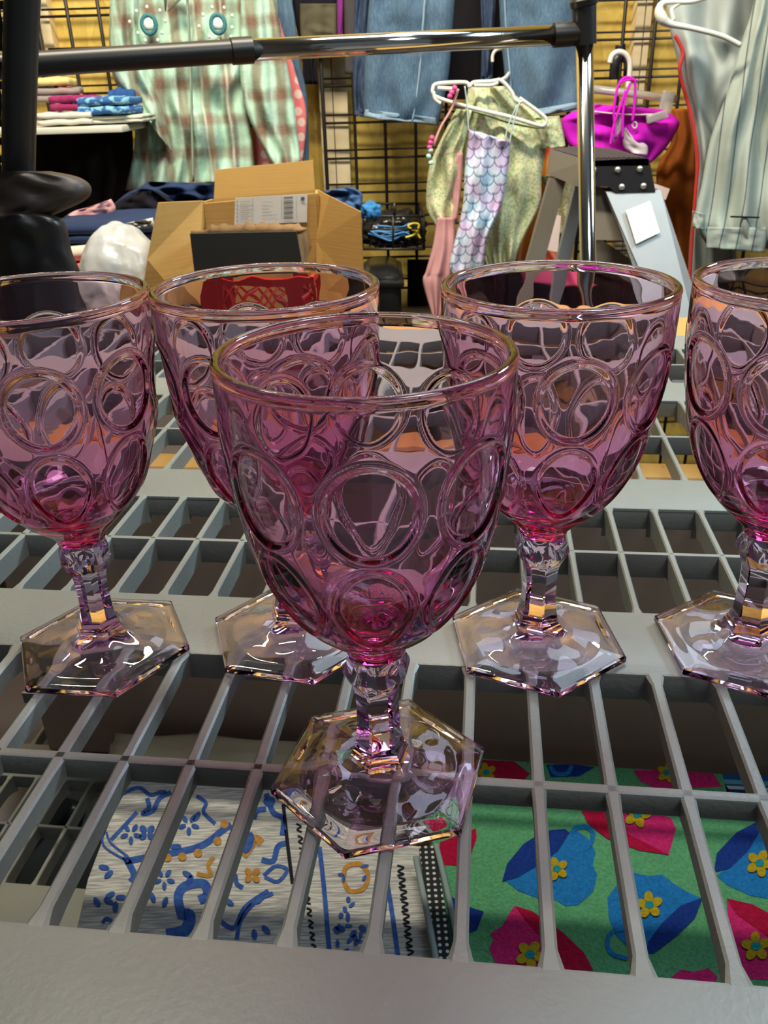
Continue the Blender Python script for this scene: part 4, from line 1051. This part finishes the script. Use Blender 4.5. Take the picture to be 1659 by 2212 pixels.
def towel(name, c, var=0.75):
    mt, t = newmat(name); v = t.obj(); n_ = t.noise(420, 4, v, 0.7)
    cc = t.mix(t.ramp(n_, [(0.35, (0, 0, 0)), (0.68, (1, 1, 1))]), [x * var for x in c], [min(1, x * 1.15) for x in c])
    t.finish(cc, 0.95, 0, n_, 0.9, 0.003, 0.1); return mt
GRN = [towel('green_terry', (0.13, 0.44, 0.21)), towel('bright_blue_terry', (0.02, 0.22, 0.60)), towel('dark_blue_terry', (0.015, 0.05, 0.30)), towel('hot_pink_terry', (0.72, 0.03, 0.20)), towel('deep_red_terry', (0.50, 0.01, 0.06)), towel('mustard_terry', (0.55, 0.40, 0.02)), towel('teal_terry', (0.02, 0.33, 0.42))]
zg = ZL + 0.045
bm = flatcloth([(1000, 1636), (1200, 1650), (1560, 1672), (1570, 1712), (1760, 1725), (1800, 2190), (1000, 2190), (930, 1900), (945, 1640)], zg, 0.014, None, '', '', '')
d1, d2, d3, d4 = 0.0004, 0.0008, 0.0012, 0.0016
def flower(x, y, s=1.0):
    for k in range(5):
        a = k * 2 * math.pi / 5 + x; poly(bm, blob(x + 14 * s * math.cos(a), y + 14 * s * math.sin(a), 11 * s, 8 * s, a), zg, 5, d4)
    poly(bm, blob(x, y, 8 * s, 7 * s), zg, 6, d4 + 0.0004)
# blue cup (middle)
poly(bm, [(1085, 1898), (1140, 1868), (1190, 1818), (1240, 1792), (1268, 1810), (1286, 1840), (1280, 1870), (1290, 1890), (1282, 1925), (1250, 1955), (1222, 1958), (1200, 1945), (1165, 1942), (1120, 1925)], zg, 1, d1)
stroke(bm, [(1236, 1800), (1244, 1790), (1268, 1788), (1280, 1802), (1276, 1822), (1262, 1836)], 10, zg, 1, d2)
poly(bm, [(1085, 1905), (1095, 1868), (1130, 1825), (1175, 1796), (1220, 1792), (1230, 1800), (1205, 1840), (1160, 1872), (1115, 1898)], zg, 2, d2)
flower(1202, 1880, 1.05)
# blue cup lower
poly(bm, [(1366, 1885), (1400, 1893), (1430, 1890), (1455, 1910), (1490, 1930), (1518, 1942), (1500, 1970), (1440, 2010), (1398, 2058), (1360, 2050), (1330, 2020), (1315, 1985), (1312, 1940), (1330, 1915)], zg, 1, d1)
poly(bm, [(1518, 1940), (1500, 1985), (1460, 2025), (1410, 2062), (1396, 2058), (1400, 2035), (1430, 1995), (1470, 1958)], zg, 2, d2)
stroke(bm, [(1360, 2012), (1330, 2010), (1312, 2030), (1320, 2060), (1356, 2072)], 9, zg, 1, d2)
flower(1402, 1958, 1.2)
# right blue cup
poly(bm, [(1548, 1892), (1590, 1860), (1640, 1790), (1700, 1800), (1760, 1900), (1700, 1950), (1620, 1935), (1570, 1912)], zg, 1, d1)
poly(bm, [(1542, 1885), (1548, 1845), (1590, 1800), (1632, 1778), (1640, 1800), (1615, 1840), (1575, 1878)], zg, 2, d2); flower(1640, 1868, 1.2)
# pink cups
poly(bm, [(1110, 1958), (1150, 1975), (1210, 2010), (1260, 2060), (1280, 2095), (1150, 2095), (1070, 2080), (1056, 2050), (1066, 2030), (1058, 2018), (1085, 2000)], zg, 3, d1)
poly(bm, [(1112, 1958), (1150, 1970), (1215, 2015), (1262, 2060), (1282, 2098), (1225, 2098), (1200, 2060), (1140, 1995)], zg, 4, d2); flower(1145, 2066, 1.3)
poly(bm, [(1256, 1752), (1380, 1745), (1450, 1768), (1460, 1790), (1444, 1848), (1390, 1838), (1320, 1815), (1275, 1780)], zg, 3, d1)
poly(bm, [(1256, 1752), (1300, 1755), (1330, 1790), (1400, 1825), (1444, 1848), (1380, 1838), (1310, 1812), (1270, 1780)], zg, 4, d2); flower(1376, 1762, 1.2)
poly(bm, [(1570, 1942), (1620, 1955), (1680, 1990), (1720, 2120), (1600, 2115), (1575, 2050)], zg, 3, d1)
poly(bm, [(1570, 1942), (1625, 1955), (1700, 1995), (1740, 2050), (1680, 2040), (1590, 1975)], zg, 4, d2); flower(1632, 2048, 1.3)
poly(bm, [(1450, 2112), (1470, 2095), (1500, 2100), (1530, 2092), (1550, 2110), (1540, 2140), (1450, 2140)], zg, 3, d1)
poly(bm, [(945, 1648), (1040, 1642), (1110, 1645), (1145, 1672), (1120, 1700), (945, 1700)], zg, 4, d1); flower(1050, 1672, 0.9)
poly(bm, [(1180, 1652), (1240, 1652), (1285, 1658), (1250, 1678), (1190, 1680)], zg, 2, d1); stroke(bm, [(1188, 1655), (1200, 1672), (1225, 1672), (1235, 1655)], 9, zg, 1, d2)
poly(bm, [(1368, 1664), (1450, 1664), (1540, 1672), (1560, 1700), (1420, 1705), (1385, 1690)], zg, 3, d1); flower(1440, 1672, 0.9)
poly(bm, [(950, 1820), (1028, 1790), (1030, 1810), (1008, 1872), (950, 1868)], zg, 4, d1)
poly(bm, [(960, 1930), (1020, 1962), (1045, 1970), (1030, 2010), (980, 2030)], zg, 2, d1)
tag(link('teacup_towel', bm, GRN, None, False, recalc=False), 'green terry towel printed with blue and pink teacups on the lower shelf', 'towel')

# blue and white tile print bag
mt, t = newmat('woven_white_canvas'); v = t.obj()
n2 = t.n('ShaderNodeTexNoise', {'Vector': t.n('ShaderNodeMapping', {'Vector': v, 'Rotation': (0, 0, R(-8)), 'Scale': (60, 900, 60)}).outputs[0], 'Scale': 1.0, 'Detail': 3}).outputs[0]
cc = t.mix(t.ramp(n2, [(0.42, (0, 0, 0)), (0.6, (1, 1, 1))]), (0.36, 0.37, 0.37), (0.68, 0.67, 0.62)); t.finish(cc, 0.9, 0, n2, 0.5, 0.001, 0.2)
CAN = [mt, fabric('print_blue', (0.03, 0.08, 0.36), (0.05, 0.14, 0.42), 200), fabric('print_ochre', (0.55, 0.28, 0.06), None, 200), fabric('print_black', (0.015, 0.018, 0.03), None, 200)]
zc = ZL + 0.035; z0c = zc
bm = flatcloth([(285, 1686), (640, 1710), (700, 1800), (915, 1830), (950, 2120), (150, 2080), (190, 1900), (250, 1740)], zc, 0.02, None, '', '', '')
K = 1
def S_(pts, w_=12, mi=1): stroke(bm, pts, w_, zc, mi, 0.0005)
def Bl(x, y, a=14, b=8, r=0, mi=1): poly(bm, blob(x, y, a, b, r), zc, mi, 0.0008)
S_([(265, 1715), (300, 1702), (325, 1718), (345, 1712), (360, 1712)], 8); S_([(318, 1725), (322, 1745), (308, 1758), (330, 1752), (345, 1725), (370, 1712)], 10)
S_([(240, 1815), (296, 1755)], 8); S_([(222, 1800), (226, 1830), (270, 1858)], 5); S_([(230, 1798), (240, 1822), (275, 1850)], 5)
S_([(270, 1862), (330, 1850), (390, 1840), (440, 1825), (480, 1795), (500, 1782)], 14); S_([(270, 1850), (290, 1890), (282, 1905)], 14)
for (x, y) in ((320, 1858), (362, 1854), (394, 1852), (428, 1844), (470, 1818), (485, 1782)): Bl(x, y, 9, 9, 0, 2)
for cx_, cy_ in ((283, 1802), (355, 1900), (408, 1782)):
    for k in range(5): Bl(cx_ + 15 * math.cos(k * 1.257 + .3), cy_ + 15 * math.sin(k * 1.257 + .3), 9, 5, k * 1.257 + .3)
for cx_, cy_ in ((545, 1892), (318, 1800)):
    for k in range(4): Bl(cx_ + 12 * math.cos(k * 1.571 + .8), cy_ + 11 * math.sin(k * 1.571 + .8), 9, 7, k * 1.571 + .8, 2 if cx_ > 500 else 1)
S_([(395, 1985), (385, 1940), (400, 1915), (440, 1910), (448, 1935), (430, 1945)], 20); S_([(360, 2020), (400, 2010), (410, 1980), (395, 1975)], 26)
S_([(470, 1985), (505, 2005), (530, 1960), (580, 1925)], 10); S_([(512, 2030), (520, 1990), (550, 1950), (590, 1930)], 9)
S_([(425, 1720), (445, 1735), (440, 1755), (465, 1780)], 8); S_([(548, 1770), (555, 1752), (575, 1748)], 12); S_([(575, 1715), (590, 1755), (612, 1770), (610, 1805)], 12); Bl(582, 1732, 13, 11)
S_([(565, 1858), (590, 1860), (600, 1830), (618, 1822)], 12); S_([(570, 1892), (595, 1872), (620, 1880), (600, 1905), (572, 1895)], 8); S_([(508, 1890), (512, 1910), (525, 1918)], 10)
S_([(425, 1888), (455, 1892), (450, 1870), (462, 1852)], 9, 2); S_([(525, 1850), (540, 1830), (550, 1812), (566, 1822)], 18, 2); Bl(536, 1822, 12, 24, .3, 1)
for (x, y, r) in ((235, 1948, .5), (250, 1960, 1.6), (238, 1935, 2.6), (262, 1940, 0), (330, 1940, 1.2), (357, 1950, 1.9), (405, 1890, .5), (410, 1902, 2.2), (495, 1950, .6), (560, 1945, 2.4), (575, 2010, .8), (550, 2020, 1.4), (225, 1875, .2), (235, 1890, 2.4), (210, 1950, 1.0), (380, 1830, 0), (425, 1765, 2.2)): Bl(x, y, 12, 6, r)
S_([(222, 1995), (230, 1985), (242, 1992), (240, 2005)], 8)
S_([(612, 1738), (622, 1830), (632, 1910)], 8, 3); S_([(690, 1830), (700, 1920), (712, 2060)], 10, 1)
for k in range(11):
    y = 1780 + 26 * k; x = 640 + 3.2 * k; S_([(x, y), (x + 10, y + 6), (x + 2, y + 13), (x + 12, y + 18)], 4, 3)
for k in range(26):
    rr = random.Random(k); Bl(720 + rr.uniform(0, 70) + 0, 1870 + rr.uniform(0, 200), rr.uniform(4, 11), rr.uniform(3, 7), rr.uniform(0, 3), 1)
S_([(742, 1890), (750, 1872), (778, 1868), (795, 1890), (785, 1920), (755, 1925), (742, 1900), (744, 1888)], 10, 2)
for k in range(9):
    y = 1870 + 26 * k; x = 858 + 3 * k; S_([(x, y), (x + 14, y + 5), (x + 2, y + 13), (x + 14, y + 19), (x, y + 22)], 4, 3)
S_([(828, 1860), (845, 1960), (862, 2080)], 10, 1)
tag(link('tile_print_bag', bm, CAN, None, False, recalc=False), 'white canvas bag with blue and ochre tile print on the lower shelf', 'bag')
# polka dot edge
mt, t = newmat('black_polka_dot'); v = t.obj(); vo = t.n('ShaderNodeTexVoronoi', {'Vector': v, 'Scale': 210, 'Randomness': 0.0}, voronoi_dimensions='2D')
cc = t.mix(t.ramp(vo.outputs['Distance'], [(0.22, (1, 1, 1)), (0.27, (0, 0, 0))]), (0.012, 0.014, 0.016), (0.6, 0.62, 0.6)); t.finish(cc, 0.9); M_DOT = mt
pd = empty('polka_dot_cloth', PZ(940, 1950, zc + 0.01), 'black polka dot cloth strip with grey piping beside the teacup towel', 'cloth')
zc2 = zc + 0.012
bm = flatcloth([(905, 1828), (938, 1826), (985, 2090), (940, 2090)], zc2, 0.01, None, '', '', ''); link('cloth', bm, M_DOT, pd, False)
M_PIPE = fabric('grey_blue_piping', (0.32, 0.40, 0.40))
for pth in (((898, 1852), (912, 1920), (930, 2010), (946, 2095)), ((942, 1826), (958, 1890), (980, 1990), (996, 2080))):
    bm = bmesh.new(); tube(bm, smoothpath([PZ(x, y, zc2 + 0.002) for x, y in pth], 5), 0.0022, 8); link('piping', bm, M_PIPE, pd)
# cream folded cloth behind and striped blue cloth
bm = bmesh.new(); p = PZ(480, 1625, ZL + 0.045); folded(bm, Vector((p.x, p.y - 0.005, ZL + 0.008)), (0.10, 0.022, 0.040), 5, 0, R(-7), 2)
tag(link('cream_cloth', bm, fabric('cream_cotton', (0.60, 0.52, 0.36))), 'cream folded cloth behind the tile print bag on the lower shelf', 'cloth')
bm = flatcloth([(1556, 1672), (1760, 1680), (1760, 1715), (1575, 1706)], ZL + 0.030, 0.012, None, '', '', '')
poly(bm, [(1560, 1684), (1760, 1694), (1760, 1704), (1566, 1694)], ZL + 0.030, 1, 0.0005); poly(bm, [(1568, 1698), (1760, 1708), (1760, 1714), (1574, 1705)], ZL + 0.030, 2, 0.0005)
tag(link('striped_cloth', bm, [fabric('cobalt', (0.02, 0.12, 0.40)), fabric('sky', (0.15, 0.48, 0.68)), fabric('white_stripe', (0.7, 0.72, 0.72))], None, False, recalc=False), 'blue and white striped cloth at the right corner of the teacup towel', 'cloth')
# cardboard carton standing behind the cloths on the lower shelf
cbx = empty('low_carton', (0, 0.6, ZL), 'brown cardboard carton standing on the lower shelf behind the folded cloths', 'box')
bm = bmesh.new(); SB(bm, -0.40, 0.42, 0.575, 0.640, ZL + 0.001, -0.050, 0.002); link('carton_body', bm, plain('shaded_brown_card', (0.36, 0.25, 0.19), 0.8), cbx, False)  # body colour carries the front's shade, greyer than the lit lid card
bm = bmesh.new(); SB(bm, -0.40, 0.42, 0.5755, 0.6395, -0.0499, -0.0478, 0); link('carton_lid', bm, M_CARD, cbx, False)
bm = bmesh.new(); SB(bm, -0.40, 0.42, 0.604, 0.611, -0.0477, -0.0470, 0); link('top_seam', bm, M_TORN, cbx, False)
